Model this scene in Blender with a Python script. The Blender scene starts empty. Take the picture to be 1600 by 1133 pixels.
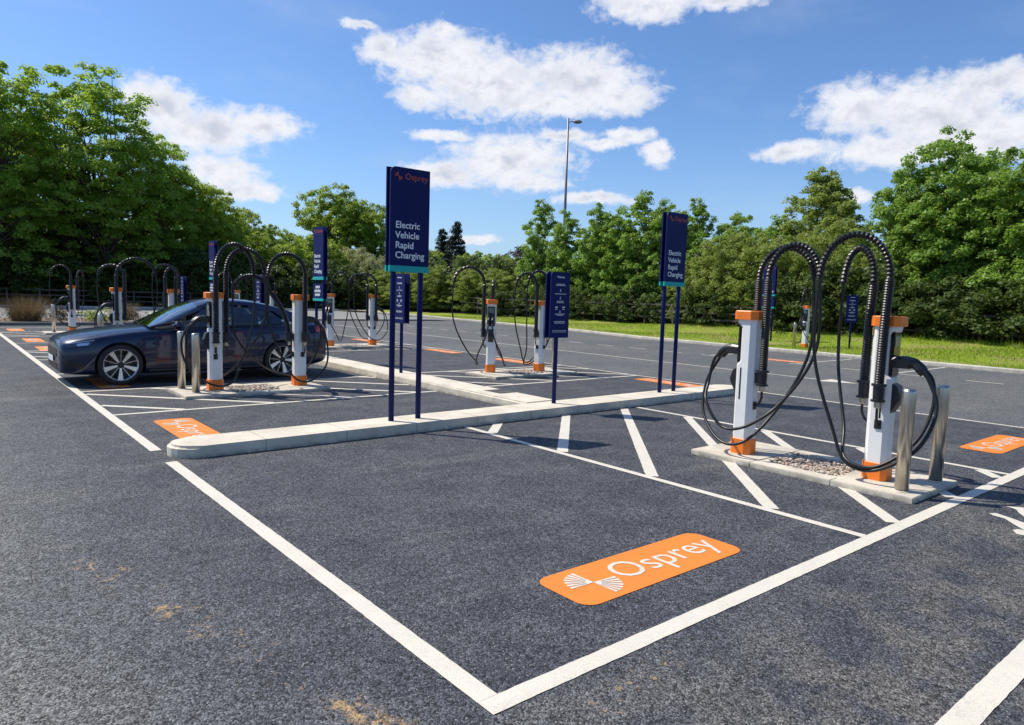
import bpy, bmesh, math, random
import numpy as np
from mathutils import Vector, Matrix
from mathutils.bvhtree import BVHTree
random.seed(7)
R = math.radians
scene = bpy.context.scene
COL = scene.collection

# ------------------------------------------------------------------ camera
def set_camera():
    f, pit, rol, yaw = 1098.3, R(5.352), R(1.734), R(39.786)
    F = Vector((math.sin(yaw)*math.cos(pit), math.cos(yaw)*math.cos(pit), -math.sin(pit)))
    Rt = Vector((math.cos(yaw), -math.sin(yaw), 0)); U = Rt.cross(F)
    c, s = math.cos(rol), math.sin(rol)
    R2 = Rt*c + U*s; U2 = U*c - Rt*s
    cd = bpy.data.cameras.new('camera'); co = bpy.data.objects.new('camera', cd); COL.objects.link(co)
    cd.sensor_width = 36; cd.lens = 36*f/1600; cd.clip_start = .05; cd.clip_end = 3000
    m = Matrix((R2, U2, -F)).transposed().to_4x4(); m.translation = Vector((-1.7277, -2.1159, 1.664))
    co.matrix_world = m; scene.camera = co
set_camera()

# ------------------------------------------------------------------ light
SUN_EL = R(53); SUN_DIR = Vector((-.545, .838, 0)).normalized()      # towards the sun, on the ground
sd = bpy.data.lights.new('sun', 'SUN'); sd.energy = 4.3; sd.angle = R(.53); sd.color = (1, .93, .81)
so = bpy.data.objects.new('sun', sd); COL.objects.link(so)
so.rotation_mode = 'QUATERNION'
so.rotation_quaternion = Vector((SUN_DIR.x*math.cos(SUN_EL), SUN_DIR.y*math.cos(SUN_EL), math.sin(SUN_EL))).to_track_quat('Z', 'Y')

# puffs of cumulus: azimuth, elevation, half width, half height in degrees
BLOBS = [(29.11,18.06,1.66,1.04),(33.55,17.76,4.26,2.04),(31.61,15.05,1.99,1.0),(37.1,16.24,5.55,2.29),(44.14,16.76,4.72,1.99),(47.44,15.5,3.34,1.28),(41.69,15.01,5.52,1.01),(33.51,19.57,1.69,0.51),
 (39.3,10.72,4.84,1.94),(33.92,12.22,2.43,0.42),(33.73,9.44,3.05,0.97),(40.88,9.06,3.06,0.69),(43.3,12.62,2.32,0.52),(48.58,12.55,2.17,0.61),(50.76,11.32,1.17,0.95),(46.36,11.99,2.0,0.43),
 (49.1,21.59,3.6,1.16),(55.27,21.52,2.74,0.56),(13.33,12.54,2.49,1.7),(15.81,11.14,3.94,1.67),(19.75,12.01,3.02,1.07),(17.51,8.42,2.68,1.1),(19.05,7.4,2.65,0.74),
 (64.78,13.96,2.91,1.7),(68.81,13.32,3.36,2.07),(72.73,14.67,3.4,1.25),(60.69,11.16,2.7,0.63),(73.35,11.48,3.21,1.69),(67.42,11.06,4.93,1.11),(71.14,12.29,3.2,2.05),
 (64.87,7.96,1.49,0.58),(46.03,7.84,3.12,0.44),(36.65,4.54,1.75,0.4),(27.25,19.51,1.25,0.29),
 (-20,14,9,2.4),(-38,20,7,2.2),(95,15,9,2.6),(112,22,8,2.5),(80,30,7,2.2),(-5,34,8,2.2)]

class NT:
    """small helper that adds nodes"""
    def __init__(s, tree): s.t = tree; s.n = tree.nodes; s.l = tree.links
    def add(s, typ, ins=None, **kw):
        n = s.n.new(typ)
        for k, v in kw.items(): setattr(n, k, v)
        for k, v in (ins or {}).items():
            sock = n.inputs[k]
            if isinstance(v, bpy.types.NodeSocket): s.l.new(v, sock)
            elif v is not None: sock.default_value = v
        return n
    def math(s, op, a, b=None, c=None, clamp=False):
        n = s.n.new('ShaderNodeMath'); n.operation = op; n.use_clamp = clamp
        for i, v in enumerate((a, b, c)):
            if v is None: continue
            if isinstance(v, bpy.types.NodeSocket): s.l.new(v, n.inputs[i])
            else: n.inputs[i].default_value = v
        return n.outputs[0]
    def vm(s, op, a, b=None, c=None):
        n = s.n.new('ShaderNodeVectorMath'); n.operation = op
        for i, v in enumerate((a, b, c)):
            if v is None: continue
            if isinstance(v, bpy.types.NodeSocket): s.l.new(v, n.inputs[i])
            else: n.inputs[i].default_value = v
        return n
    def mix(s, fac, a, b, mode='MIX'):
        n = s.n.new('ShaderNodeMix'); n.data_type = 'RGBA'; n.blend_type = mode
        for i, v in ((0, fac), (6, a), (7, b)):
            if isinstance(v, bpy.types.NodeSocket): s.l.new(v, n.inputs[i])
            else: n.inputs[i].default_value = v
        return n.outputs[2]
    def ramp(s, fac, stops, interp='LINEAR'):
        n = s.n.new('ShaderNodeValToRGB'); n.color_ramp.interpolation = interp
        e = n.color_ramp.elements
        while len(e) < len(stops): e.new(.5)
        for i, (p, c) in enumerate(stops):
            e[i].position = p; e[i].color = c if len(c) == 4 else (*c, 1)
        s.l.new(fac, n.inputs[0]); return n.outputs[0]
    def rng(s, v, a, b, c=0., d=1., smooth=True):
        n = s.n.new('ShaderNodeMapRange'); n.interpolation_type = 'SMOOTHSTEP' if smooth else 'LINEAR'
        s.l.new(v, n.inputs[0])
        for i, q in enumerate((a, b, c, d)): n.inputs[i+1].default_value = q
        return n.outputs[0]
    def noise(s, vec, scale, detail=3, rough=.55, dist=0.):
        return s.add('ShaderNodeTexNoise', {'Vector': vec, 'Scale': scale, 'Detail': detail, 'Roughness': rough, 'Distortion': dist}).outputs[0]

def make_world():
    w = bpy.data.worlds.new('World'); scene.world = w; w.use_nodes = True
    w.node_tree.nodes.clear(); k = NT(w.node_tree)
    tc = k.add('ShaderNodeTexCoord').outputs['Generated']
    sky = k.add('ShaderNodeTexSky', sky_type='NISHITA', sun_disc=False)
    sky.sun_elevation = SUN_EL; sky.sun_rotation = math.atan2(SUN_DIR.x, SUN_DIR.y)
    sky.altitude = 60; sky.air_density = 1.0; sky.dust_density = .6; sky.ozone_density = 2.2
    skyc = k.mix(1.0, sky.outputs[0], (.74, .95, 1.22, 1), 'MULTIPLY')
    sp = k.add('ShaderNodeSeparateXYZ', {0: tc})
    az = k.math('MULTIPLY', k.math('ARCTAN2', sp.outputs[0], sp.outputs[1]), 57.29578)
    el = k.math('MULTIPLY', k.math('ARCSINE', k.math('MAXIMUM', k.math('MINIMUM', sp.outputs[2], 1.), -1.)), 57.29578)
    uv = k.add('ShaderNodeCombineXYZ', {0: az, 1: el}).outputs[0]
    wn = k.add('ShaderNodeTexNoise', {'Vector': uv, 'Scale': .30, 'Detail': 6, 'Roughness': .62})
    wob = k.vm('MULTIPLY', k.vm('SUBTRACT', wn.outputs['Color'], (.5, .5, .5)).outputs[0], (2.6, 1.5, 0)).outputs[0]
    uvw = k.vm('ADD', uv, wob).outputs[0]
    acc = None
    for a, e, ra, re in BLOBS:
        v = k.vm('MULTIPLY_ADD', uvw, (1/ra/1.12, 1/re/1.12, 0), (-a/ra/1.12, -e/re/1.12, 0)).outputs[0]
        d = k.vm('LENGTH', v).outputs[1]
        acc = d if acc is None else k.math('SMOOTH_MIN', acc, d, .25)
    uvn = k.vm('MULTIPLY', uv, (1, 1.35, 0)).outputs[0]
    n1 = k.noise(uvn, .85, 9, .62, .2)
    n2 = k.noise(uvn, .33, 5, .55)
    dens = k.math('ADD', k.math('SUBTRACT', 1.06, acc), k.math('MULTIPLY', k.math('SUBTRACT', n1, .5), 1.5))
    mask = k.rng(dens, -.16, .60)
    # thin far haze of cloud
    mask = k.math('POWER', mask, .85)
    hz = k.rng(el, 14., -1., 0., .42)
    skyc = k.mix(hz, skyc, (3.9, 5.2, 6.9, 1))
    veil = k.math('MULTIPLY', k.rng(k.noise(k.vm('MULTIPLY', uv, (.5, 1.3, 0)).outputs[0], .12, 6, .6), .5, .75), .16)
    skyc = k.mix(veil, skyc, (5.2, 5.8, 6.8, 1))
    thick = k.rng(dens, .15, 1.1)
    bel = k.rng(n2, .42, .66)
    shade = k.math('MULTIPLY', k.math('MULTIPLY', thick, bel), .85)
    ccol = k.mix(shade, (7.1, 7.25, 7.7, 1), (4.2, 4.6, 5.5, 1))
    n3 = k.noise(uvn, 1.7, 6, .6)
    ccol = k.mix(k.math('MULTIPLY', k.rng(n3, .42, .68), .20), ccol, (4.8, 5.2, 6.1, 1))
    n1b = k.noise(k.vm('ADD', uvn, (-.35, .75, 0)).outputs[0], .85, 9, .62, .2)
    rel = k.rng(k.math('SUBTRACT', n1b, n1), -.03, .22)
    ccol = k.mix(k.math('MULTIPLY', k.math('MULTIPLY', rel, thick), .72), ccol, (4.2, 4.65, 5.6, 1))
    out = k.mix(mask, skyc, ccol)
    bg = k.add('ShaderNodeBackground', {'Color': out, 'Strength': .10})
    k.add('ShaderNodeOutputWorld', {0: bg.outputs[0]})
    w.cycles.sampling_method = 'MANUAL'; w.cycles.sample_map_resolution = 1024
make_world()
vs = scene.view_settings
vs.view_transform = 'Standard'; vs.look = 'None'; vs.gamma = 1; vs.exposure = 0.35
scene.cycles.max_bounces = 8; scene.cycles.transparent_max_bounces = 12
scene.cycles.sample_clamp_indirect = 6

# ------------------------------------------------------------------ materials
MATS = {}
def mat(name, col, rough=.6, metal=0., var=.12, vscale=6., bump=0., bscale=60., coat=0., spec=.5, streak=None):
    if name in MATS: return MATS[name]
    m = bpy.data.materials.new(name); m.use_nodes = True; m.node_tree.nodes.clear(); k = NT(m.node_tree)
    oc = k.add('ShaderNodeTexCoord').outputs['Object']
    vec = oc if streak is None else k.vm('MULTIPLY', oc, streak).outputs[0]
    n = k.noise(vec, vscale, 4, .6)
    a = tuple(c*(1-var) for c in col)+(1,); b = tuple(min(1, c*(1+var)) for c in col)+(1,)
    c = k.mix(k.rng(n, .3, .7), a, b)
    rg = k.math('ADD', k.math('MULTIPLY', n, .16), rough-.08, clamp=True)
    pb = k.add('ShaderNodeBsdfPrincipled', {'Base Color': c, 'Roughness': rg, 'Metallic': metal, 'Coat Weight': coat, 'Coat Roughness': .04, 'Specular IOR Level': spec})
    if bump:
        bn = k.add('ShaderNodeBump', {'Strength': bump, 'Distance': .01, 'Height': k.noise(vec, bscale, 4, .6)})
        k.l.new(bn.outputs[0], pb.inputs['Normal'])
    k.add('ShaderNodeOutputMaterial', {0: pb.outputs[0]})
    MATS[name] = m; return m

def ground_sheet_mat():
    m = bpy.data.materials.new('asphalt'); m.use_nodes = True; m.node_tree.nodes.clear(); k = NT(m.node_tree)
    oc = k.add('ShaderNodeTexCoord').outputs['Object']
    sp = k.add('ShaderNodeSeparateXYZ', {0: oc})
    vo = k.add('ShaderNodeTexVoronoi', {'Vector': oc, 'Scale': 125.}, feature='F1')
    vs_ = k.add('ShaderNodeSeparateColor', {0: vo.outputs['Color']})
    grain = vs_.outputs[0]
    vo2 = k.add('ShaderNodeTexVoronoi', {'Vector': oc, 'Scale': 41.}, feature='F1')
    g2 = k.add('ShaderNodeSeparateColor', {0: vo2.outputs['Color']}).outputs[1]
    # newly laid bay surface: blue black; the aisles: older and greyer
    edge = k.noise(oc, .8, 3)
    sx = k.math('ADD', sp.outputs[0], k.math('MULTIPLY', k.math('SUBTRACT', edge, .5), .2))
    sy = k.math('ADD', sp.outputs[1], k.math('MULTIPLY', k.math('SUBTRACT', edge, .5), .2))
    road = k.math('MAXIMUM', k.math('MULTIPLY', k.rng(sx, -.2, -2.6), .95), k.rng(sx, 10.4, 10.6, 0., .55))
    big = k.noise(oc, .35, 5, .6); med = k.noise(oc, 1.9, 5, .65)
    st = k.noise(k.vm('MULTIPLY', oc, (.25, 1.3, 1)).outputs[0], 1.2, 4, .6)
    aisle = k.mix(k.rng(big, .35, .65), (.115, .120, .122, 1), (.165, .165, .153, 1))
    bay = k.mix(k.rng(med, .35, .65), (.041, .044, .053, 1), (.065, .067, .074, 1))
    base = k.mix(road, bay, aisle)
    base = k.mix(k.math('MULTIPLY', k.rng(st, .52, .72), .35), base, (.15, .145, .13, 1))
    nearwarm = k.math('MULTIPLY', k.rng(sp.outputs[1], .0, -.9), k.rng(sp.outputs[0], .0, 1.))
    base = k.mix(k.math('MULTIPLY', nearwarm, k.rng(med, .42, .62, 0., .45)), base, (.14, .125, .10, 1))
    gr = k.math('POWER', k.math('ADD', k.math('MULTIPLY', grain, .75), k.math('MULTIPLY', g2, .25)), 1.6)
    mul = k.math('ADD', k.math('MULTIPLY', gr, 2.9), .12)
    mc = k.add('ShaderNodeCombineXYZ', {0: mul, 1: mul, 2: mul}).outputs[0]
    col = k.mix(1., base, mc, 'MULTIPLY')
    col = k.mix(k.rng(grain, .955, .99, 0, .55), col, (.30, .29, .27, 1))
    # sandy orange dust trodden along the aisle
    def smear(ax, ay, bx, by, w):
        dx, dy = bx-ax, by-ay; L2 = dx*dx+dy*dy
        px = k.math('SUBTRACT', sp.outputs[0], ax); py = k.math('SUBTRACT', sp.outputs[1], ay)
        t = k.math('DIVIDE', k.math('ADD', k.math('MULTIPLY', px, dx), k.math('MULTIPLY', py, dy)), L2, clamp=True)
        ex = k.math('SUBTRACT', px, k.math('MULTIPLY', t, dx)); ey = k.math('SUBTRACT', py, k.math('MULTIPLY', t, dy))
        d = k.math('SQRT', k.math('ADD', k.math('MULTIPLY', ex, ex), k.math('MULTIPLY', ey, ey)))
        return k.rng(d, w, 0.)
    # oil drips and scuffs
    dr = k.add('ShaderNodeTexVoronoi', {'Vector': k.vm('ADD', oc, k.vm('MULTIPLY', k.add('ShaderNodeTexNoise', {'Vector': oc, 'Scale': 9.}).outputs['Color'], (.10, .10, 0)).outputs[0]).outputs[0], 'Scale': 1.15}, feature='F1')
    drip = k.math('MULTIPLY', k.rng(dr.outputs['Distance'], .075, .03), k.rng(k.noise(oc, .9, 2), .5, .62))
    col = k.mix(k.math('MULTIPLY', drip, .5), col, (.022, .022, .024, 1))
    sc = k.noise(k.vm('MULTIPLY', oc, (.35, 3.2, 1)).outputs[0], 2.1, 5, .7)
    col = k.mix(k.math('MULTIPLY', k.rng(sc, .58, .74), .22), col, (.20, .195, .18, 1))
    dn = k.noise(oc, 17., 5, .7); dm = k.noise(oc, 5., 3)
    sm = smear(-.42, .10, -1.02, 2.6, .16)
    dust = k.math('MULTIPLY', sm, k.rng(k.math('ADD', k.math('MULTIPLY', dn, .6), k.math('MULTIPLY', dm, .4)), .54, .61))
    sm2 = smear(-.36, .02, -.47, .27, .085)
    dust = k.math('MAXIMUM', dust, k.math('MULTIPLY', sm2, k.rng(dn, .44, .54)))
    sm3 = smear(.35, -.28, .9, -.2, .12)
    dust = k.math('MAXIMUM', dust, k.math('MULTIPLY', sm3, k.rng(dn, .56, .66)))
    dust = k.math('MULTIPLY', dust, k.rng(grain, .05, .4, .35, .8))
    col = k.mix(dust, col, (.50, .33, .15, 1))
    hs = k.math('ADD', k.math('MULTIPLY', grain, 1.), k.math('MULTIPLY', vo.outputs['Distance'], -60.))
    bn = k.add('ShaderNodeBump', {'Strength': .36, 'Distance': .0022, 'Height': hs})
    pb = k.add('ShaderNodeBsdfPrincipled', {'Base Color': col, 'Roughness': .78, 'Normal': bn.outputs[0], 'Specular IOR Level': .35})
    k.add('ShaderNodeOutputMaterial', {0: pb.outputs[0]})
    return m

def paint_mat(name, col, wear=.35):
    m = bpy.data.materials.new(name); m.use_nodes = True; m.node_tree.nodes.clear(); k = NT(m.node_tree)
    geo = k.add('ShaderNodeNewGeometry').outputs['Position']
    vo = k.add('ShaderNodeTexVoronoi', {'Vector': geo, 'Scale': 190.}, feature='F1')
    g = k.add('ShaderNodeSeparateColor', {0: vo.outputs['Color']}).outputs[0]
    big = k.noise(geo, 2.2, 5, .65)
    dirt = k.rng(k.noise(geo, 9., 6, .7), .5, .75)
    c = k.mix(k.math('MULTIPLY', k.rng(big, .35, .7), .3), (*col, 1), (*(x*.78 for x in col), 1))
    c = k.mix(k.math('MULTIPLY', dirt, .22), c, (*(x*.6 for x in col), 1))
    pits = k.math('MULTIPLY', k.math('MULTIPLY', k.rng(g, .72, .97), k.rng(k.noise(geo, 3.5, 6, .75), .40, .66, .25, 1.)), wear)
    c = k.mix(pits, c, (.13, .13, .13, 1))
    c = k.mix(k.math('MULTIPLY', k.rng(g, .3, .0), .12), c, (*(x*.55 for x in col), 1))
    bn = k.add('ShaderNodeBump', {'Strength': .4, 'Distance': .002, 'Height': g})
    pb = k.add('ShaderNodeBsdfPrincipled', {'Base Color': c, 'Roughness': .6, 'Normal': bn.outputs[0]})
    k.add('ShaderNodeOutputMaterial', {0: pb.outputs[0]}); return m

def concrete_mat(name, a, b, joint=0., axis=0):
    m = bpy.data.materials.new(name); m.use_nodes = True; m.node_tree.nodes.clear(); k = NT(m.node_tree)
    geo = k.add('ShaderNodeNewGeometry').outputs['Position']
    n = k.noise(geo, 3., 6, .65); f = k.noise(geo, 120., 2, .6)
    c = k.mix(k.rng(n, .3, .7), (*a, 1), (*b, 1))
    c = k.mix(k.math('MULTIPLY', k.rng(f, .58, .7), .5), c, (*(x*.45 for x in a), 1))
    spt = k.noise(geo, 24., 3, .5)
    c = k.mix(k.math('MULTIPLY', k.rng(spt, .64, .72), .45), c, (*(x*.5 for x in a), 1))
    sz = k.add('ShaderNodeSeparateXYZ', {0: geo}).outputs[2]
    grime = k.math('MULTIPLY', k.rng(k.noise(geo, 1.6, 6, .7), .45, .66), .38)
    c = k.mix(grime, c, (*(x*.55 for x in a), 1))
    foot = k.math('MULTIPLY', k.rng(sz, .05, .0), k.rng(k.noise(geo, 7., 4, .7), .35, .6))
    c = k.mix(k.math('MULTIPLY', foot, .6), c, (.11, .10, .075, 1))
    h = f
    if joint:
        sp = k.add('ShaderNodeSeparateXYZ', {0: geo})
        fr = k.math('FRACT', k.math('DIVIDE', sp.outputs[axis], joint))
        jl = k.math('LESS_THAN', fr, .009/joint)
        c = k.mix(k.math('MULTIPLY', jl, .7), c, (.12, .115, .10, 1))
    bn = k.add('ShaderNodeBump', {'Strength': .35, 'Distance': .004, 'Height': h})
    pb = k.add('ShaderNodeBsdfPrincipled', {'Base Color': c, 'Roughness': .85, 'Normal': bn.outputs[0]})
    k.add('ShaderNodeOutputMaterial', {0: pb.outputs[0]}); return m

def leaf_mat(name, dark, light, trans, tfac=.38, rough=.45, nscale=.5):
    m = bpy.data.materials.new(name); m.use_nodes = True; m.node_tree.nodes.clear(); k = NT(m.node_tree)
    g = k.add('ShaderNodeNewGeometry')
    rnd = g.outputs['Random Per Island']
    big = k.noise(g.outputs['Position'], nscale, 3, .6)
    f = k.math('ADD', k.math('MULTIPLY', rnd, .6), k.math('MULTIPLY', k.rng(big, .3, .7), .4))
    c = k.mix(f, (*dark, 1), (*light, 1))
    t = k.mix(f, (*(x*.75 for x in trans), 1), (*trans, 1))
    pb = k.add('ShaderNodeBsdfPrincipled', {'Base Color': c, 'Roughness': rough, 'Specular IOR Level': .4})
    tl = k.add('ShaderNodeBsdfTranslucent', {'Color': t})
    mx = k.add('ShaderNodeMixShader', {0: tfac, 1: pb.outputs[0], 2: tl.outputs[0]})
    k.add('ShaderNodeOutputMaterial', {0: mx.outputs[0]}); return m

M = dict(
 asphalt=ground_sheet_mat(),
 white=paint_mat('white_road_paint', (.68, .63, .525), .42),
 orange_paint=paint_mat('orange_road_paint', (.82, .228, .022), .20),
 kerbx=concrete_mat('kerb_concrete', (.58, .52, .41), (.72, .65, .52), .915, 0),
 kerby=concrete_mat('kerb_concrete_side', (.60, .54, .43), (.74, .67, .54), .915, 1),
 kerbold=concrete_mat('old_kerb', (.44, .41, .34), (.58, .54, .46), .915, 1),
 kerbdark=concrete_mat('dark_kerb', (.16, .15, .14), (.22, .21, .20), .915, 0),  # darker concrete tone for the planting bed kerb
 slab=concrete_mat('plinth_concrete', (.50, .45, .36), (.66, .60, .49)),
 path=concrete_mat('path_surface', (.20, .20, .19), (.27, .27, .25)),
 col=mat('charger_white', (.78, .775, .75), .42, var=.03, coat=.2),
 orange=mat('charger_orange', (.84, .19, .012), .42, var=.05, coat=.2),
 black=mat('black_plastic', (.012, .012, .014), .38, var=.2),
 rubber=mat('black_rubber', (.008, .008, .009), .38, var=.25, spec=.45),
 glassblack=mat('screen_black', (.01, .011, .013), .10, var=.1, coat=.5),
 display=mat('display_face', (.10, .17, .17), .12, var=.25, vscale=20, coat=.5),
 reader=mat('reader_grey', (.09, .11, .16), .35, var=.1),
 brass=mat('gland_metal', (.52, .47, .38), .35, metal=.9),
 steel=mat('brushed_steel', (.56, .53, .47), .33, metal=1., var=.06, vscale=14, streak=(1, 1, .05)),
 navy=mat('sign_navy', (.0035, .009, .088), .55, var=.04, spec=.18),
 teal=mat('sign_teal', (.02, .40, .38), .5, var=.03, spec=.2),
 signwhite=mat('sign_white', (.80, .81, .83), .45, var=.02),
 signred=mat('sign_red', (.50, .065, .03), .45, var=.02),
 yellow=mat('warning_yellow', (.70, .55, .10), .5, var=.04),
 redtxt=mat('sticker_red', (.60, .08, .05), .5, var=.04),
 wood=mat('weathered_wood', (.10, .085, .065), .85, var=.3, vscale=9, bump=.3, streak=(1, 1, .2)),
 bark=mat('bark', (.075, .06, .045), .9, var=.35, vscale=5, bump=.7, bscale=14),
 galv=mat('galvanised_steel', (.20, .205, .21), .5, metal=.6, var=.12),
 soil=mat('bed_soil', (.16, .115, .075), .95, var=.4, vscale=4, bump=.5, bscale=20),
 stone=mat('pale_rock', (.42, .39, .34), .85, var=.25, vscale=3, bump=.5, bscale=9),
)

# ------------------------------------------------------------------ object helpers
def tag(o, label=None, cat=None, group=None, kind=None):
    if label: o['label'] = label
    if cat: o['category'] = cat
    if group: o['group'] = group
    if kind: o['kind'] = kind
    return o
def empty(name, loc, rz=0.):
    o = bpy.data.objects.new(name, None); COL.objects.link(o); o.location = loc; o.rotation_euler = (0, 0, rz)
    o.empty_display_size = .2; return o
def link(name, me, m, parent=None, smooth=False, loc=None):
    if m is not None:
        for x in (m if isinstance(m, (list, tuple)) else [m]): me.materials.append(x)
    if smooth: me.polygons.foreach_set('use_smooth', np.ones(len(me.polygons), bool))
    o = bpy.data.objects.new(name, me); COL.objects.link(o)
    if parent: o.parent = parent
    if loc: o.location = loc
    return o
def bmobj(name, bm, m, parent=None, smooth=False, loc=None):
    me = bpy.data.meshes.new(name); bmesh.ops.recalc_face_normals(bm, faces=bm.faces); bm.to_mesh(me); bm.free()
    return link(name, me, m, parent, smooth, loc)
def box(bm, c, s, rz=0., bev=0.):
    r = bmesh.ops.create_cube(bm, size=1.0); vs_ = r['verts']
    bmesh.ops.scale(bm, verts=vs_, vec=s)
    if bev:
        es = list({e for v in vs_ for e in v.link_edges})
        g = bmesh.ops.bevel(bm, geom=es, offset=bev, segments=2, affect='EDGES'); vs_ = list({v for f in g['faces'] for v in f.verts} | {v for v in vs_ if v.is_valid})
    if rz: bmesh.ops.rotate(bm, verts=vs_, cent=(0, 0, 0), matrix=Matrix.Rotation(rz, 3, 'Z'))
    bmesh.ops.translate(bm, verts=vs_, vec=c); return vs_
def prism(bm, pts, z0, z1, bev=0.):
    a = [bm.verts.new((x, y, z0)) for x, y in pts]; b = [bm.verts.new((x, y, z1)) for x, y in pts]
    n = len(pts); bm.faces.new(a[::-1]); top = bm.faces.new(b)
    for i in range(n): bm.faces.new((a[i], a[(i+1) % n], b[(i+1) % n], b[i]))
    if bev: bmesh.ops.bevel(bm, geom=list(top.edges), offset=bev, segments=3, affect='EDGES')
def rings(bm, rs, cap=True):
    """loft through a list of rings of points"""
    R_ = [[bm.verts.new(p) for p in r] for r in rs]
    for a, b in zip(R_, R_[1:]):
        n = len(a)
        for i in range(n): bm.faces.new((a[i], a[(i+1) % n], b[(i+1) % n], b[i]))
    if cap: bm.faces.new(R_[0][::-1]); bm.faces.new(R_[-1])
def tube(bm, pts, rad, seg=8, cap=True):
    """tube along points, rad number or list"""
    pts = [Vector(p) for p in pts]; n = len(pts)
    t0 = (pts[1]-pts[0]).normalized(); up = Vector((0, 0, 1)) if abs(t0.z) < .9 else Vector((1, 0, 0))
    nrm = (up - t0*up.dot(t0)).normalized(); rs = []
    for i, p in enumerate(pts):
        t = (pts[min(i+1, n-1)]-pts[max(i-1, 0)]).normalized()
        nrm = (nrm - t*nrm.dot(t)).normalized(); b = t.cross(nrm)
        r = rad[i] if isinstance(rad, (list, tuple)) else rad
        rs.append([p+(nrm*math.cos(a)+b*math.sin(a))*r for a in (2*math.pi*j/seg for j in range(seg))])
    rings(bm, rs, cap)
def spline(P, n):
    P = [Vector(p) for p in P]; out = []
    Q = [P[0]*2-P[1]]+P+[P[-1]*2-P[-2]]
    for i in range(1, len(Q)-2):
        a, b, c, d = Q[i-1:i+3]
        # centripetal-like via chord-scaled tangents
        L0, L1, L2 = max((b-a).length, 1e-3)**.5, max((c-b).length, 1e-3)**.5, max((d-c).length, 1e-3)**.5
        m1 = (c-b + ((b-a)/L0-(c-a)/(L0+L1))*L1); m2 = (c-b + ((d-c)/L2-(d-b)/(L1+L2))*L1)
        for j in range(n):
            t = j/n; h = t*t*t; q = t*t
            out.append(b*(2*h-3*q+1)+m1*(h-2*q+t)+c*(-2*h+3*q)+m2*(h-q))
    out.append(P[-1]); return out
def rrect(w, h, r, n=5, corners=(1, 1, 1, 1)):
    """rounded rectangle centred on 0: corners TR, TL, BL, BR"""
    out = []
    for q, (sx, sy) in enumerate(((1, 1), (-1, 1), (-1, -1), (1, -1))):
        cx, cy = sx*(w/2-r), sy*(h/2-r)
        if not corners[q]: out.append((sx*w/2, sy*h/2)); continue
        for i in range(n+1):
            a = math.pi/2*(q+i/n); out.append((cx+r*math.cos(a), cy+r*math.sin(a)))
    return out
FONT = {}
def text_mesh(body, size, extrude=0., align='LEFT', bold=0., space=1.):
    key = (body, size, extrude, align, bold, space)
    if key in FONT: return FONT[key]
    cu = bpy.data.curves.new('t', 'FONT'); cu.body = body; cu.size = size; cu.extrude = extrude; cu.align_x = align
    cu.offset = bold; cu.space_character = space; cu.resolution_u = 3
    ob = bpy.data.objects.new('t', cu); COL.objects.link(ob)
    dg = bpy.context.evaluated_depsgraph_get(); me = bpy.data.meshes.new_from_object(ob.evaluated_get(dg))
    bpy.data.objects.remove(ob); me.materials.clear(); FONT[key] = me; return me
def fan_emblem(bm, r, z, n=9, inner=.0, to=None):
    """two quarter fans of rays that meet at a point"""
    for base in (90, 270):
        for i in range(n):
            a0 = base+90*(i+.17)/n; a1 = base+90*(i+.83)/n; rr = r*(1-.06*abs(i-(n-1)/2)/n)
            c = .04*r
            p = [(0, 0), (rr*math.cos(R(a0)), rr*math.sin(R(a0))), (rr*math.cos(R(a1)), rr*math.sin(R(a1)))]
            bm.faces.new([bm.verts.new((x, y, z)) for x, y in p])
        a = [R(base+90*j/6) for j in range(7)]
        bm.faces.new([bm.verts.new((0, 0, z+.0004))]+[bm.verts.new((.28*r*math.cos(t), .28*r*math.sin(t), z+.0004)) for t in a])

# ------------------------------------------------------------------ ground, roads, kerbs
def sheet(name, pts, z, m, kind='structure', parent=None):
    bm = bmesh.new(); bm.faces.new([bm.verts.new((x, y, z)) for x, y in pts])
    o = bmobj(name, bm, m, parent)
    if o.data.polygons[0].normal.z < 0: o.data.flip_normals()
    if kind: o['kind'] = kind
    return o
def grass_ground_mat():
    m = bpy.data.materials.new('grass_ground'); m.use_nodes = True; m.node_tree.nodes.clear(); k = NT(m.node_tree)
    geo = k.add('ShaderNodeNewGeometry').outputs['Position']
    sp = k.add('ShaderNodeSeparateXYZ', {0: geo})
    a = k.noise(geo, .6, 4); b = k.noise(geo, 7., 5, .7); f = k.noise(geo, 45., 3, .7)
    c = k.mix(k.rng(b, .3, .7), (.17, .24, .020, 1), (.30, .37, .04, 1))
    c = k.mix(k.math('MULTIPLY', k.rng(f, .45, .7), .4), c, (.05, .08, .015, 1))
    dry = k.math('MULTIPLY', k.rng(a, .48, .62), .8)
    c = k.mix(dry, c, (.30, .25, .10, 1))
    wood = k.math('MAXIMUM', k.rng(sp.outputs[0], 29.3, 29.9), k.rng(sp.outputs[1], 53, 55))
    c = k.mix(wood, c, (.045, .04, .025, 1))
    bn = k.add('ShaderNodeBump', {'Strength': .8, 'Distance': .05, 'Height': b})
    pb = k.add('ShaderNodeBsdfPrincipled', {'Base Color': c, 'Roughness': .9, 'Normal': bn.outputs[0], 'Specular IOR Level': .2})
    k.add('ShaderNodeOutputMaterial', {0: pb.outputs[0]}); return m
M['grassg'] = grass_ground_mat()
KL = [(19.6, -30), (20.4, -6), (20.9, 3.5), (21.3, 9.0), (21.6, 12.5), (22.1, 17.7), (23.6, 23.8), (25.0, 33.7), (26.4, 44), (27.0, 56), (25.5, 60)]   # front of the verge kerb
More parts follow.
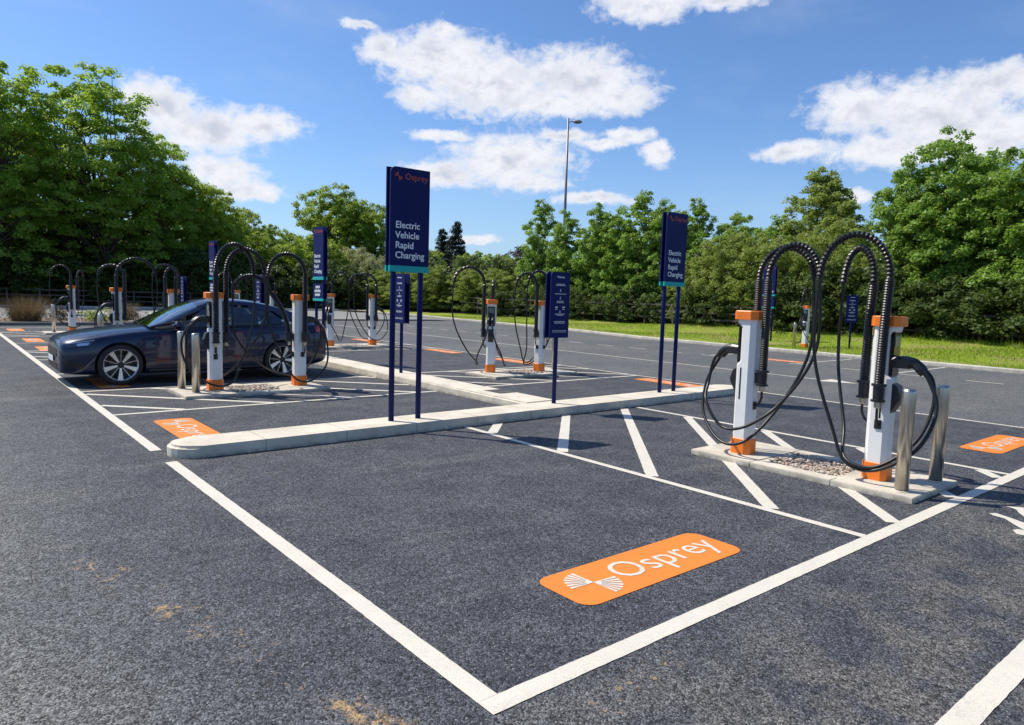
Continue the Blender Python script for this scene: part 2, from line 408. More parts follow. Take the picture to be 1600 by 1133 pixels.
def make_ground():
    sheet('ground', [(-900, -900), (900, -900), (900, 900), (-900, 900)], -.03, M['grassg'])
    sheet('car_park_surface', [(-60, -40)] + [(19.5, -40)] + KL + [(12, 60), (12, 30.5), (-60, 30.5)], 0., M['asphalt'])
    # raised verge sheet with a gentle bank
    bm = bmesh.new(); vs_ = []
    ys = np.linspace(-30, 62, 47); kx = np.interp(ys, [p[1] for p in KL], [p[0] for p in KL])
    prof = [(.14, .10), (1.5, .13), (3.5, .22), (6, .38), (7.5, .46), (10, .5), (60, .6)]
    for y, x in zip(ys, kx):
        vs_.append([bm.verts.new((x+dx, y, h+.04*math.sin(y*.7+dx))) if dx > .2 else bm.verts.new((x+dx, y, h)) for dx, h in prof])
    for a, b in zip(vs_, vs_[1:]):
        for i in range(len(prof)-1): bm.faces.new((a[i], a[i+1], b[i+1], b[i]))
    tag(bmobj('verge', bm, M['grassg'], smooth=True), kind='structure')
    def strip_kerb(name, line, w, h, m, bev=.025):
        bm = bmesh.new()
        L = []; R_ = []
        for i, p in enumerate(line):
            a = Vector(line[max(i-1, 0)]); b = Vector(line[min(i+1, len(line)-1)]); t = (b-a).normalized(); nn = Vector((t.y, -t.x))
            L.append(Vector(p)); R_.append(Vector(p)+nn*w)
        rs = []
        for l, r in zip(L, R_):
            d = (r-l)
            rs.append([(l.x, l.y, -.02), (l.x, l.y, h-bev), (l.x+d.x*.15, l.y+d.y*.15, h), (r.x, r.y, h), (r.x, r.y, -.02)])
        rings(bm, rs); tag(bmobj(name, bm, m), kind='structure')
    strip_kerb('verge_kerb', KL, .16, .12, M['kerbold'])
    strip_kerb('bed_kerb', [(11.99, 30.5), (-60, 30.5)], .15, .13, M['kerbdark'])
    # the long island kerb along the heads of the bays
    def island(name, pts, h, m):
        bm = bmesh.new(); prism(bm, pts, -.03, h, .03); tag(bmobj(name, bm, m), kind='structure')
    def endcap(cx, cy, r, a0, a1, n=10): return [(cx+r*math.cos(R(a0+(a1-a0)*i/n)), cy+r*math.sin(R(a0+(a1-a0)*i/n))) for i in range(n+1)]
    island('kerb_island', endcap(.30, 5.26, .26, 270, 90)[::-1][::-1] + [(5.02, 5.54), (9.7, 5.60)] + endcap(9.72, 5.33, .27, 90, -90) + [(5, 5.02)], .12, M['kerbx'])
    island('kerb_spine', [(5.0, 5.6), (5.0, 12.0), (5.04, 40), (5.66, 40), (5.62, 12.0), (5.62, 5.606)], .117, M['kerby'])
make_ground()

def line(pts, w, z=.004, name='parking_line', m='white'):
    """one painted stroke from a to b"""
    (ax, ay), (bx, by) = pts
    d = Vector((bx-ax, by-ay)).normalized(); n = Vector((-d.y, d.x))*w/2
    near = min(ax, bx) < 5 and min(ay, by) < 6; k = max(1, int((Vector((bx-ax, by-ay))).length/(.05 if near else .45))); bm = bmesh.new(); rr = random.Random(int(ax*97+ay*13))
    L = []; 
    for i in range(k+1):
        t = i/k; x, y = ax+(bx-ax)*t, ay+(by-ay)*t; e = 1+rr.uniform(-.035, .035); f = 1+rr.uniform(-.035, .035)
        L.append((bm.verts.new((x+n.x*e, y+n.y*e, z)), bm.verts.new((x-n.x*f, y-n.y*f, z))))
    for a, b in zip(L, L[1:]): bm.faces.new((a[0], a[1], b[1], b[0]))
    o = bmobj(name, bm, M[m])
    if o.data.polygons[0].normal.z < 0: o.data.flip_normals()
    o['kind'] = 'structure'; return o
def poly_mark(pts, z=.004, name='painted_mark'):
    return sheet(name, pts, z, M['white'])
def make_lines():
    line([(0, .052), (0, 4.98)], .105); line([(0, 5.55), (0, 30.2)], .105)
    line([(-.052, 0), (16, 0)], .105)
    line([(-.3, -1.225), (16, -1.225)], .115)
    line([(3.47, .052), (3.47, 5.0)], .082); line([(6.75, .052), (6.75, 5.0)], .082)
    line([(10.38, .052), (10.38, 30)], .075)
    # hatch between the two near bays
    def hatch(x0, x1, y0, y1, slope, c0, dc, n, w):
        for i in range(n):
            c = c0+dc*i
            if slope > 0: a = max(x0, y0-c); b = min(x1, y1-c); P = (a, a+c), (b, b+c)
            else: a = max(x0, c-y1); b = min(x1, c-y0); P = (a, c-a), (b, c-b)
            if b-a > .12: line(P, w, .0045, 'hatch_stripe')
    hatch(3.52, 6.70, .06, 4.99, 1, 1.0, -1.235, 7, .12)
    for gy in (0, 8, 16):
        y0, y1 = 7.95+gy, 10.38+gy
        line([(.052, y0), (4.99, y0)], .082); line([(.052, y1), (4.99, y1)], .082)
        hatch(.06, 4.98, y0+.04, y1-.04, -1, 8.85+gy-1.2, 1.24, 7, .10)
        line([(5.68, y0+.1), (10.34, y0+.1)], .082); line([(5.68, y1+.1), (10.34, y1+.1)], .082)
        hatch(5.68, 10.33, y0+.14, y1+.06, -1, 14.9+gy, 1.24, 7, .10)
        line([(.052, 13.05+gy if gy else 13.0), (4.9, 13.05+gy if gy else 13.0)], .082)
    # road: solid line with arrow and the dashed edge
    line([(13.8, 5.6), (13.8, 40)], .08)
    poly_mark([(13.45, 5.5), (13.8, 4.75), (14.15, 5.5)], name='road_arrow')
    for i in range(46):
        y = -12+i*1.5; line([(17.25, y), (17.25, y+.75)], .085, name='road_dash')
    for y in (5.4, 8.1, 11.0): line([(17.4, y), (20.9, y+.05)], .075)
    # bicycle-like curved marks at the mouth of the near bay
    poly_mark([(4.956, -0.298), (5.008, -0.334), (4.969, -0.43), (4.898, -0.557), (4.756, -0.795), (4.502, -0.852), (4.673, -0.614), (4.776, -0.521), (4.894, -0.428), (4.915, -0.342)], 0.004)
    poly_mark([(5.327, -0.314), (5.411, -0.425), (5.514, -0.624), (5.114, -0.714), (5.096, -0.506), (5.19, -0.446), (5.283, -0.404), (5.313, -0.359)], 0.0041)
    poly_mark([(4.595, -0.561), (4.658, -0.577), (4.663, -0.617), (4.484, -0.856), (4.365, -0.883), (4.516, -0.655), (4.51, -0.608)], 0.0043)
make_lines()

LOGO = []
def ground_logo(x, y, rz, label, scale=1., group='orange name panels painted in the bays'):
    t = empty('painted_panel', (x, y, .0035), rz); tag(t, label, 'ground marking', group); t.scale = (scale, scale, 1)
    if not LOGO:
        bm = bmesh.new(); P = rrect(1.53, .45, .10, 6); bm.faces.new([bm.verts.new((a, b, 0)) for a, b in P]); o1 = bmobj('panel', bm, M['orange_paint'], t)
        bm = bmesh.new(); fan_emblem(bm, .175, .0022, 7); o2 = bmobj('emblem', bm, M['white'], t, loc=(-.49, -.005, 0))
        me = text_mesh('Osprey', .325, 0., 'LEFT', .0, 1.0); o3 = link('lettering', me, M['white'], t); o3.location = (-.30, -.085, .0022)
        for o in (o1, o2, o3):
            if o.data.polygons[0].normal.z < 0: o.data.flip_normals()
        LOGO.extend((o1, o2, o3))
    else:
        for o in LOGO: c = o.copy(); COL.objects.link(c); c.parent = t
ground_logo(1.72, .63, R(0), 'large orange name panel in the empty bay nearest the corner of the white lines')
ground_logo(8.62, .66, R(0), 'orange name panel in the bay beyond the steel bollards')
ground_logo(.58, 6.55, R(-90), 'orange name panel beside the rounded end of the kerb island')
ground_logo(.58, 11.4, R(-90), 'orange name panel mostly hidden under the nose of the parked car')
for i, (y, w) in enumerate(((19.0, 'first orange name panel showing past the nose of the parked car'), (22.2, 'middle orange name panel of those beyond the car'), (27.6, 'farthest orange name panel near the planting bed kerb'))):
    ground_logo(.58, y, R(-90), w)
for y, w in ((6.85, 'orange name panel behind the posts of the sign at the kerb end'), (11.9, 'orange name panel behind the tall cable loops of the middle chargers'), (15.1, 'orange name panel beyond the charger showing its screen'), (19.9, 'faint orange name panel past the far pair of chargers')):
    ground_logo(9.95, y, R(90), w)
ground_logo(17.9, 9.0, R(90), 'orange name panel across the road beside the grass verge')

# ------------------------------------------------------------------ plinths with gravel
def pebble_mesh():
    bm = bmesh.new(); rr = random.Random(3)
    for i in range(620):
        r = rr.uniform(.009, .022); x, y = rr.uniform(-.36, .36), rr.uniform(-.30, .30)
        q = bmesh.ops.create_icosphere(bm, subdivisions=1, radius=r)
        bmesh.ops.scale(bm, verts=q['verts'], vec=(1.2, .95, .6)); bmesh.ops.rotate(bm, verts=q['verts'], matrix=Matrix.Rotation(rr.uniform(0, 6), 3, 'Z'))
        bmesh.ops.translate(bm, verts=q['verts'], vec=(x, y, .053+rr.uniform(-.006, .008)))
    me = bpy.data.meshes.new('gravel_fill'); bm.to_mesh(me); bm.free()
    m = bpy.data.materials.new('pebbles'); m.use_nodes = True; m.node_tree.nodes.clear(); k = NT(m.node_tree)
    rnd = k.add('ShaderNodeNewGeometry').outputs['Random Per Island']
    c = k.ramp(rnd, [(0, (.10, .085, .07)), (.3, (.30, .20, .13)), (.55, (.42, .33, .25)), (.8, (.52, .44, .36)), (1, (.62, .56, .50))])
    pb = k.add('ShaderNodeBsdfPrincipled', {'Base Color': c, 'Roughness': .75}); k.add('ShaderNodeOutputMaterial', {0: pb.outputs[0]})
    me.materials.append(m); return me
PEB = pebble_mesh()
PL = []
def plinth(x, y, rz, label):
    """slab 2.2 x 1.05, long side on local x"""
    t = empty('charger_plinth', (x, y, 0), rz); tag(t, label, 'plinth', 'concrete charger plinths')
    if not PL:
        bm = bmesh.new(); h = .052
        box(bm, (-.78, 0, h/2-.01), (.72, 1.05, h+.02), bev=.006); box(bm, (.78, 0, h/2-.01), (.72, 1.05, h+.02), bev=.006)
        box(bm, (0, -.45, h/2-.01), (.838, .15, h+.02), bev=.006); box(bm, (0, .45, h/2-.01), (.838, .15, h+.02), bev=.006)
        box(bm, (0, 0, .012), (.838, .748, .06))
        PL.append(bmobj('slab', bm, M['slab'], t)); g = bpy.data.objects.new('gravel_fill', PEB); COL.objects.link(g); g.parent = t; g['kind'] = 'stuff'; PL.append(g)
    else:
        for o in PL: c = o.copy(); COL.objects.link(c); c.parent = t
plinth(5.22, 1.33, R(90), 'concrete plinth with gravel middle carrying the two large near chargers')
plinth(2.30, 9.36, 0, 'concrete plinth with gravel middle beside the parked car')
plinth(8.12, 9.35, 0, 'concrete plinth beyond the kerb spine under the charger showing its screen')
plinth(8.12, 17.3, 0, 'concrete plinth behind the double blue posts by the car boot')
plinth(2.3, 25.3, 0, 'farthest concrete plinth near the planting bed')
plinth(2.3, 17.2, 0, 'concrete plinth hidden behind the car bonnet')
plinth(8.12, 25.3, 0, 'far concrete plinth beyond the car roof')

# ------------------------------------------------------------------ steel bollards
BO = []
def bollard(x, y, z, label):
    t = empty('steel_bollard', (x, y, z)); tag(t, label, 'bollard', 'steel bollards')
    if not BO:
        bm = bmesh.new(); prof = [(.066, 0), (.066, .015), (.0575, .02), (.0575, .885), (.055, .905)]
        rings(bm, [[(r*math.cos(2*math.pi*j/28), r*math.sin(2*math.pi*j/28), zz) for j in range(28)] for r, zz in prof[2:]]); BO.append(bmobj('tube', bm, M['steel'], t, smooth=False))
        for p in BO[0].data.polygons: p.use_smooth = abs(p.normal.z) < .3
        bm = bmesh.new(); rings(bm, [[(r*math.cos(2*math.pi*j/28), r*math.sin(2*math.pi*j/28), zz) for j in range(28)] for r, zz in ((.056, .9055), (.050, .912), (.02, .916))]); BO.append(bmobj('cap', bm, M['steel'], t))
        bm = bmesh.new(); rings(bm, [[(r*math.cos(2*math.pi*j/28), r*math.sin(2*math.pi*j/28), zz) for j in range(28)] for r, zz in ((.07, 0), (.07, .006), (.058, .012))]); BO.append(bmobj('collar', bm, M['slab'], t))
    else:
        for o in BO: c = o.copy(); COL.objects.link(c); c.parent = t
bollard(4.86, .35, .052, 'near bright steel bollard on the plinth corner with the large chargers')
bollard(5.53, .31, .052, 'steel bollard on the near plinth, set back next to the bay with orange panel')
bollard(1.39, 9.16, .052, 'steel bollard in front of the car door, nearer the charger')
bollard(1.33, 9.72, .052, 'steel bollard in front of the car front wing')
bollard(9.1, 9.40, .052, 'pale bollard behind the blue information sign on the kerb')
bollard(1.42, 25.1, .052, 'wide steel bollard before the farthest charger')
bollard(1.42, 16.95, .052, 'far bollard above the car bonnet, beside a second one')
bollard(1.50, 17.55, .052, 'far bollard above the car bonnet, close to the charger')
bollard(22.35, 10.9, .12, 'pale bollard on the grass verge by a lone charger')

# ------------------------------------------------------------------ chargers
def octo(w, yb, yf, c, z):
    return [(-w+c, yb, z), (w-c, yb, z), (w, yb+c, z), (w, yf-c*.8, z), (w-c*.8, yf, z), (-w+c*.8, yf, z), (-w, yf-c*.8, z), (-w, yb+c, z)]
CH = {}; CS = .76
def charger_shared():
    bm = bmesh.new()
    prof = [(.125, -.135, .132, .12), (.125, -.135, .132, .96), (.125, -.135, .085, 1.0), (.125, -.135, .085, 1.36), (.125, -.135, .14, 1.40), (.128, -.14, .15, 1.446)]
    rings(bm, [octo(w, yb, yf, .062, z) for w, yb, yf, z in prof]); CH['column'] = (bm, 'col')
    bm = bmesh.new(); rings(bm, [octo(.140, -.150, .150, .065, z) for z in (0, .162)] + [octo(.135, -.145, .145, .06, .166)]); CH['base'] = (bm, 'orange')
    bm = bmesh.new(); rings(bm, [octo(.158, -.165, .19, .075, z) for z in (1.445, 1.53)] + [octo(.15, -.157, .18, .07, 1.538)]); CH['cap'] = (bm, 'orange')
    bm = bmesh.new(); box(bm, (0, .105, 1.20), (.20, .045, .44), bev=.012); CH['screen_panel'] = (bm, 'glassblack')
    bm = bmesh.new(); box(bm, (0, .1295, 1.31), (.145, .006, .10), bev=.001); CH['display'] = (bm, 'display')
    bm = bmesh.new()   # wedge socket and card reader below the screen
    prism_pts = [(.10, .60), (.10, .93), (.19, .90), (.235, .80), (.22, .76)]
    a = [bm.verts.new((-.075, y, z)) for y, z in prism_pts]; b = [bm.verts.new((.075, y, z)) for y, z in prism_pts]
    bm.faces.new(a); bm.faces.new(b[::-1])
    for i in range(5): bm.faces.new((a[i], b[i], b[(i+1) % 5], a[(i+1) % 5]))
    CH['card_reader'] = (bm, 'black')
    bm = bmesh.new(); box(bm, (0, .129, .53), (.07, .004, .09)); CH['sticker'] = (bm, 'signwhite')
    bm = bmesh.new(); box(bm, (.0, .1285, .36), (.022, .004, .22)); CH['red_lettering'] = (bm, 'redtxt')
    bm = bmesh.new(); box(bm, (-.1265, .035, .76), (.004, .02, .34)); CH['side_slot'] = (bm, 'black')
    bm = bmesh.new(); box(bm, (.1265, .035, .76), (.004, .02, .34)); CH['side_groove'] = (bm, 'black')
    bm = bmesh.new(); box(bm, (.06, -.137, 1.40), (.06, .003, .09)); CH['warning_label'] = (bm, 'yellow')
    for k_, (bm, m) in list(CH.items()):
        me = bpy.data.meshes.new(k_); bmesh.ops.scale(bm, verts=bm.verts, vec=(CS, CS, 1)); bmesh.ops.recalc_face_normals(bm, faces=bm.faces); bm.to_mesh(me); bm.free(); me.materials.append(M[m]); CH[k_] = me
charger_shared()
def hose_mesh(bx, by, tx, ty, dx, dy, z0, h, seg, pitch):
    """corrugated hose: upright run, then a hoop that ends pointing down"""
    P = []; zb = .80
    n1 = 14
    for i in range(n1+1): t = i/n1; P.append(Vector((bx+tx*t*t, by+ty*t*t, zb+(z0-zb)*t)))
    for i in range(1, 33):
        a = math.pi*i/32; s = (1-math.cos(a))/2
        P.append(Vector((bx+tx+dx*s, by+ty+dy*s, z0+h*math.sin(a))))
    # resample by arc length
    L = [0.]
    for a, b in zip(P, P[1:]): L.append(L[-1]+(b-a).length)
    Ls = z0-zb; tot = L[-1]
    pts = []; rad = []; s = 0.; i = 0; j = 0
    while s <= tot:
        while i < len(L)-2 and L[i+1] < s: i += 1
        t = (s-L[i])/(L[i+1]-L[i]); pts.append(P[i].lerp(P[i+1], t))
        hi = (j % 2 == 0)
        if s < Ls: rad.append(.0445 if hi else .0375)
        else: rad.append(.037 if hi else .024)
        s += pitch/2 if s < Ls else pitch*.82; j += 1
    bm = bmesh.new(); tube(bm, pts, rad, seg); return bm, pts[-1], (pts[-1]-pts[-3]).normalized()
def cable_pts(P, n=9): return spline(P, n)
def charger(x, y, rz, z, label, arcs, hi=False, cables=None, left=False, group='slim white and orange charging posts'):
    t = empty('charging_post', (x, y, z), rz); tag(t, label, 'charger', group)
    ob = {}
    for k_ in ('base', 'column', 'cap', 'screen_panel', 'card_reader', 'sticker', 'red_lettering', 'side_slot', 'side_groove', 'warning_label'):
        o = bpy.data.objects.new('side_slot' if k_ == 'side_groove' else k_, CH[k_]); COL.objects.link(o); o.parent = t; ob[k_] = o
    o = bpy.data.objects.new('display', CH['display']); COL.objects.link(o); o.parent = ob['screen_panel']
    c, s = math.cos(-rz), math.sin(-rz)
    loc = lambda a, b: (a*c-b*s, a*s+b*c)
    mounts = [((-.168 if left else .168), .03), (0., -.178)]
    for i, (mx, my) in enumerate(mounts):
        dxw, dyw, h, z0, txw, tyw = arcs[i]
        dx, dy = loc(dxw, dyw); tx, ty = loc(txw, tyw)
        bm, end, ed = hose_mesh(mx, my, tx, ty, dx, dy, z0, h, 16 if hi else 8, .0235 if hi else .045)
        ho = bmobj('hose', bm, M['rubber'], t)
        bm = bmesh.new()
        sg = 20 if hi else 12
        rings(bm, [[(mx+r*math.cos(2*math.pi*j/sg), my+r*math.sin(2*math.pi*j/sg), zz) for j in range(sg)] for r, zz in ((.03, .745), (.062, .75), (.062, .768), (.044, .772), (.047, .875), (.044, .89), (.064, .895), (.064, .915), (.045, .92))])
        u = Vector((mx, my, 0)).normalized(); q = u*.13
        box(bm, (q.x, q.y, .83), (.06 if mx else .055, .055 if mx else .06, .11))
        bmobj('hose_clamp', bm, M['black'], ho)
        bm = bmesh.new(); rings(bm, [[(mx+r*math.cos(2*math.pi*j/6), my+r*math.sin(2*math.pi*j/6), zz) for j in range(6)] for r, zz in ((.022, .69), (.03, .70), (.03, .744))])
        bmobj('gland', bm, M['brass'], ho)
        # lead from the gland back into the column
        bm = bmesh.new(); e = u*.098
        tube(bm, spline([(mx, my, .70), (mx, my, .62), (u.x*.14, u.y*.14, .545), (e.x, e.y, .53)], 5), .013, 8)
        box(bm, (u.x*.103, u.y*.106, .53), (.012 if mx else .06, .06 if mx else .012, .085)); bmobj('inlet_lead', bm, M['black'], t)
        # charging cable from the hook end down, round the column and up to the holster
        sg_ = cables[i] if cables else (1 if i == 0 else -1)
        hx = .042 if i == 0 else -.042
        side, low, out = (sg_ if isinstance(sg_, tuple) else (sg_, .17, .46))
        P0 = end - ed*.03
        A = P0 + Vector((0, 0, -.80))
        mid = Vector((side*.25, -.12, low+.10))
        B = A.lerp(mid, .50) + Vector((0, 0, -.20))
        P = [P0, P0+ed*.10, A, B, Vector((side*.30, -.16, low+.03)), Vector((side*.30, .08, low)), Vector((side*.20+hx, out-.08, low+.25)), Vector((hx+side*.05, out, .74)), Vector((hx, .40, .98)), Vector((hx, .335, 1.065))]
        bm = bmesh.new(); tube(bm, cable_pts(P, 10 if hi else 6), .0165 if hi else .015, 8 if hi else 6); bmobj('cable', bm, M['rubber'], t, smooth=True)
        bm = bmesh.new(); tube(bm, spline([(hx, .09, 1.13), (hx, .17, 1.135), (hx, .25, 1.12), (hx, .315, 1.07), (hx, .345, 1.02)], 3), [.042]*4+[.040]*3+[.036]*3+[.032, .028, .022], 10)
        box(bm, (hx, .16, 1.115), (.074, .17, .095), bev=.012)
        bmobj('connector', bm, M['black'], t)
    return t
PZ = .052
D = R
charger(5.15, .69, D(180), PZ, 'large near charger closest to the two steel bollards, handles facing the road', [(-.10, .60, .40, 1.88, -.02, -.03), (.16, .36, .34, 1.84, 0, -.02)], True, [(1, .13, .50), (1, .16, .44)])
charger(5.05, 2.05, D(0), PZ, 'large near charger at the kerb end of the plinth, handles facing the kerb', [(.02, -.60, .33, 1.88, 0, 0), (.10, -.50, .34, 1.88, 0, 0)], True, [(-1, .14, .50), (-1, .30, .42)])
charger(1.75, 9.42, D(90), PZ, 'charger beside the car front door, behind two bollards', [(.62, .10, .42, 1.88, 0, 0), (.52, -.25, .38, 1.86, 0, 0)], True, [(-1, .10, .50), (1, .12, .42)], left=True)
charger(3.12, 9.38, D(-90), PZ, 'charger in front of the car rear wheel with one hose leaning over', [(-.60, .05, .34, 1.86, 0, 0), (-.55, -.05, .20, 1.62, -.36, 0)], True, [(1, .10, .46), (-1, .14, .42)])
charger(7.45, 9.62, D(138), PZ, 'charger showing its screen beyond the kerb spine', [(-.56, .32, .36, 1.84, 0, 0), (.36, .46, .10, 1.84, 0, 0)], False, [(1, .15, .48), (-1, .15, .4)])
charger(8.62, 9.38, D(-72), PZ, 'charger seen from behind, next to the blue information sign', [(-.42, .22, .34, 1.84, 0, 0), (-.42, .22, .30, 1.82, 0, 0)], False, [(-1, .12, .46), (-1, .17, .42)])
charger(7.42, 17.3, D(140), PZ, 'charger by the car boot and the far double sign', [(.2, .30, .3, 1.84, 0, 0), (.42, -.2, .34, 1.84, 0, 0)])
charger(8.80, 17.3, D(-90), PZ, 'charger standing behind the tall double blue posts', [(-.60, .25, .34, 1.84, 0, 0), (-.55, .1, .3, 1.84, 0, 0)])
charger(1.82, 17.25, D(90), PZ, 'charger above the car bonnet, behind two far bollards', [(.9, .1, .42, 1.84, 0, 0), (-.5, .35, .25, 1.84, 0, 0)], left=True)
charger(3.08, 17.2, D(-90), PZ, 'charger half hidden by the windscreen of the parked car', [(-.5, .1, .3, 1.84, 0, 0), (.35, .1, .25, 1.84, 0, 0)])
charger(1.98, 25.4, D(90), PZ, 'farthest charger, beside a wide bollard and the planting bed', [(-.55, .2, .36, 1.84, 0, 0), (.25, .5, .2, 1.84, 0, 0)], left=True)
charger(7.40, 25.4, D(145), PZ, 'far charger showing a round socket above the car roof', [(-.5, .2, .34, 1.84, 0, 0), (.4, .2, .3, 1.84, 0, 0)])
charger(8.75, 25.3, D(-90), PZ, 'far charger cap beyond the car roof, behind the leaning hose', [(-.5, .2, .3, 1.84, 0, 0), (-.4, .3, .3, 1.84, 0, 0)])
charger(22.75, 10.7, D(90), .12, 'lone charger on the grass verge across the road', [(.45, .1, .32, 1.84, 0, 0), (-.35, .1, .3, 1.84, 0, 0)])

# ------------------------------------------------------------------ blue signs
def shape_panel(name, w, h, zc, y, t, m, parent, corners=(1, 1, 0, 0), r=.06):
    bm = bmesh.new(); P = rrect(w, h, r, 6, corners)
    a = [bm.verts.new((px, y-t/2, zc+pz)) for px, pz in P]; b = [bm.verts.new((px, y+t/2, zc+pz)) for px, pz in P]
    bm.faces.new(a); bm.faces.new(b[::-1]); n = len(P)
    for i in range(n): bm.faces.new((a[i], b[i], b[(i+1) % n], a[(i+1) % n]))
    return bmobj(name, bm, m, parent)
def sign_text(body, size, x, y, z, m, parent, bold=0., flip=False, align='LEFT'):
    me = text_mesh(body, size, .001, align, bold).copy(); o = link('lettering', me, m, parent)
    o.location = (x, y, z); o.rotation_euler = (R(90), 0, R(180) if flip else 0); return o
def tall_sign(x, y, z, rz, label, lower=False, cat='sign'):
    t = empty('charging_sign', (x, y, z), rz); tag(t, label, cat, 'tall navy charging signs')
    for sx in (-1, 1):
        bm = bmesh.new(); tube(bm, [(sx*.19, 0, 0), (sx*.19, 0, 2.93)], .034, 16); bmobj('post', bm, M['navy'], t, smooth=True)
    zt, zb_ = 3.02, 1.80
    for side in (1, -1):
        yy = -.043*side
        fr = shape_panel('face_panel', .54, zt-zb_-.072, (zt+zb_+.072)/2, yy, .022, M['navy'], t, corners=(0, 1, 0, 0) if side == 1 else (1, 0, 0, 0), r=.075)
        shape_panel('teal_band', .544, .072, zb_+.036, yy, .026, M['teal'], t, corners=(0, 0, 0, 0))
        fl = side == -1; f = (lambda a: -a) if fl else (lambda a: a); yo = yy-.0135*side
        for i, w in enumerate(('Electric', 'Vehicle', 'Rapid', 'Charging')):
            sign_text(w, .112, f(-.20), yo, 2.315-.118*i, M['signwhite'], fr, .0014, fl)
        sign_text('Osprey', .105, f(-.08), yo, 2.885, M['signred'], fr, 0, fl)
        bm = bmesh.new(); fan_emblem(bm, .052, 0, 6); e = bmobj('emblem', bm, M['signred'], fr)
        e.rotation_euler = (R(90), 0, R(180) if fl else 0); e.location = (f(-.165), yo-.0006*side, 2.912)
        if lower:
            lo = shape_panel('lower_panel', .54, .34, 1.54, yy, .022, M['navy'], t, corners=(0, 0, 0, 0)); shape_panel('teal_band', .544, .06, 1.34, yy, .026, M['teal'], t, corners=(0, 0, 0, 0))
            for i, w_ in enumerate((.24, .34, .30)):
                bm = bmesh.new()
                for j in range(int(w_/.045)): box(bm, (-w_/2+.022+j*.045, yo, 1.63-.09*i+(.006 if j % 3 else -.004)), (.032, .003, .05 if j % 2 else .062))
                tag(bmobj('small_lettering', bm, M['signwhite'], lo), kind='stuff')
    return t
def info_sign(x, y, z, rz, label):
    t = empty('information_sign', (x, y, z), rz); tag(t, label, 'sign', 'navy information signs on one post')
    bm = bmesh.new(); tube(bm, [(0, 0, 0), (0, 0, 1.85)], .032, 14); bmobj('post', bm, M['navy'], t, smooth=True)
    for side in (1, -1):
        yy = -.05*side; fl = side == -1; yo = yy-.0115*side
        fr = shape_panel('face_panel', .37, .95, 1.445, yy, .02, M['navy'], t, corners=(1, 1, 0, 0), r=.05)
        sign_text('Welcome', .038, 0, yo, 1.835, M['signwhite'], fr, .0006, fl, 'CENTER')
        bm = bmesh.new(); rr = random.Random(5)
        for zc, w, n in ((1.745, .16, 6), (1.728, .20, 8), (1.605, .22, 9), (1.50, .13, 5), (1.48, .15, 6), (1.315, .20, 8), (1.298, .12, 5), (1.205, .22, 9), (1.185, .20, 8), (1.075, .28, 14), (1.055, .28, 14)):
            q = w/n
            for j in range(n): box(bm, (-w/2+q*(j+.5), yo, zc), (q*.72, .002, .009 if zc > 1.1 else .006))
        for zc in (1.66, 1.55, 1.355): box(bm, (0, yo, zc), (.010, .002, .028)); box(bm, (0, yo, zc-.018), (.03, .002, .005))
        for sx in (-1, 1):
            box(bm, (sx*.07, yo, 1.415), (.045, .002, .016)); box(bm, (sx*.07, yo, 1.385), (.04, .002, .010))
        tag(bmobj('small_lettering', bm, M['signwhite'], fr), kind='stuff')
    return t
KZ = .118
tall_sign(2.74, 5.28, KZ, 0, 'tallest near navy sign reading Electric Vehicle Rapid Charging on two posts, full face shown')
tall_sign(7.98, 5.38, KZ, 0, 'navy Rapid Charging sign on two posts near the kerb end by the large chargers')
tall_sign(5.34, 13.45, KZ, D(-90), 'bright blue double sign with small lower panel behind the car boot', lower=True)
tall_sign(5.34, 21.4, KZ, D(-90), 'far double sign partly behind the hoses above the car', lower=True)
tall_sign(24.4, 13.2, .2, D(-90), 'navy double sign on the grass verge across the road', lower=True)
info_sign(5.32, 5.36, KZ, 0, 'navy information sign where the two kerbs meet')
info_sign(5.34, 9.75, KZ, D(-90), 'navy information sign seen edge on between the near tall posts')
info_sign(5.34, 17.3, KZ, D(-90), 'far information sign seen above the car rear window')
info_sign(5.34, 24.8, KZ, D(-90), 'farthest information sign above the car windscreen')
info_sign(23.3, 9.35, .15, D(-60), 'small blue information sign on the grass verge between the big hoses')

bm = bmesh.new(); box(bm, (0, 0, .002), (.34, .42, .006))
for i in range(5):
    for j in range(6): box(bm, (-.13+.065*i, -.165+.066*j, .0062), (.045, .048, .003))
tag(bmobj('drain_cover', bm, mat('cast_iron', (.13, .12, .11), .6, metal=.3, var=.3, bump=.3), loc=(5.42, 6.75, .117)), 'square grey drain cover set in the kerb spine', 'drain cover')
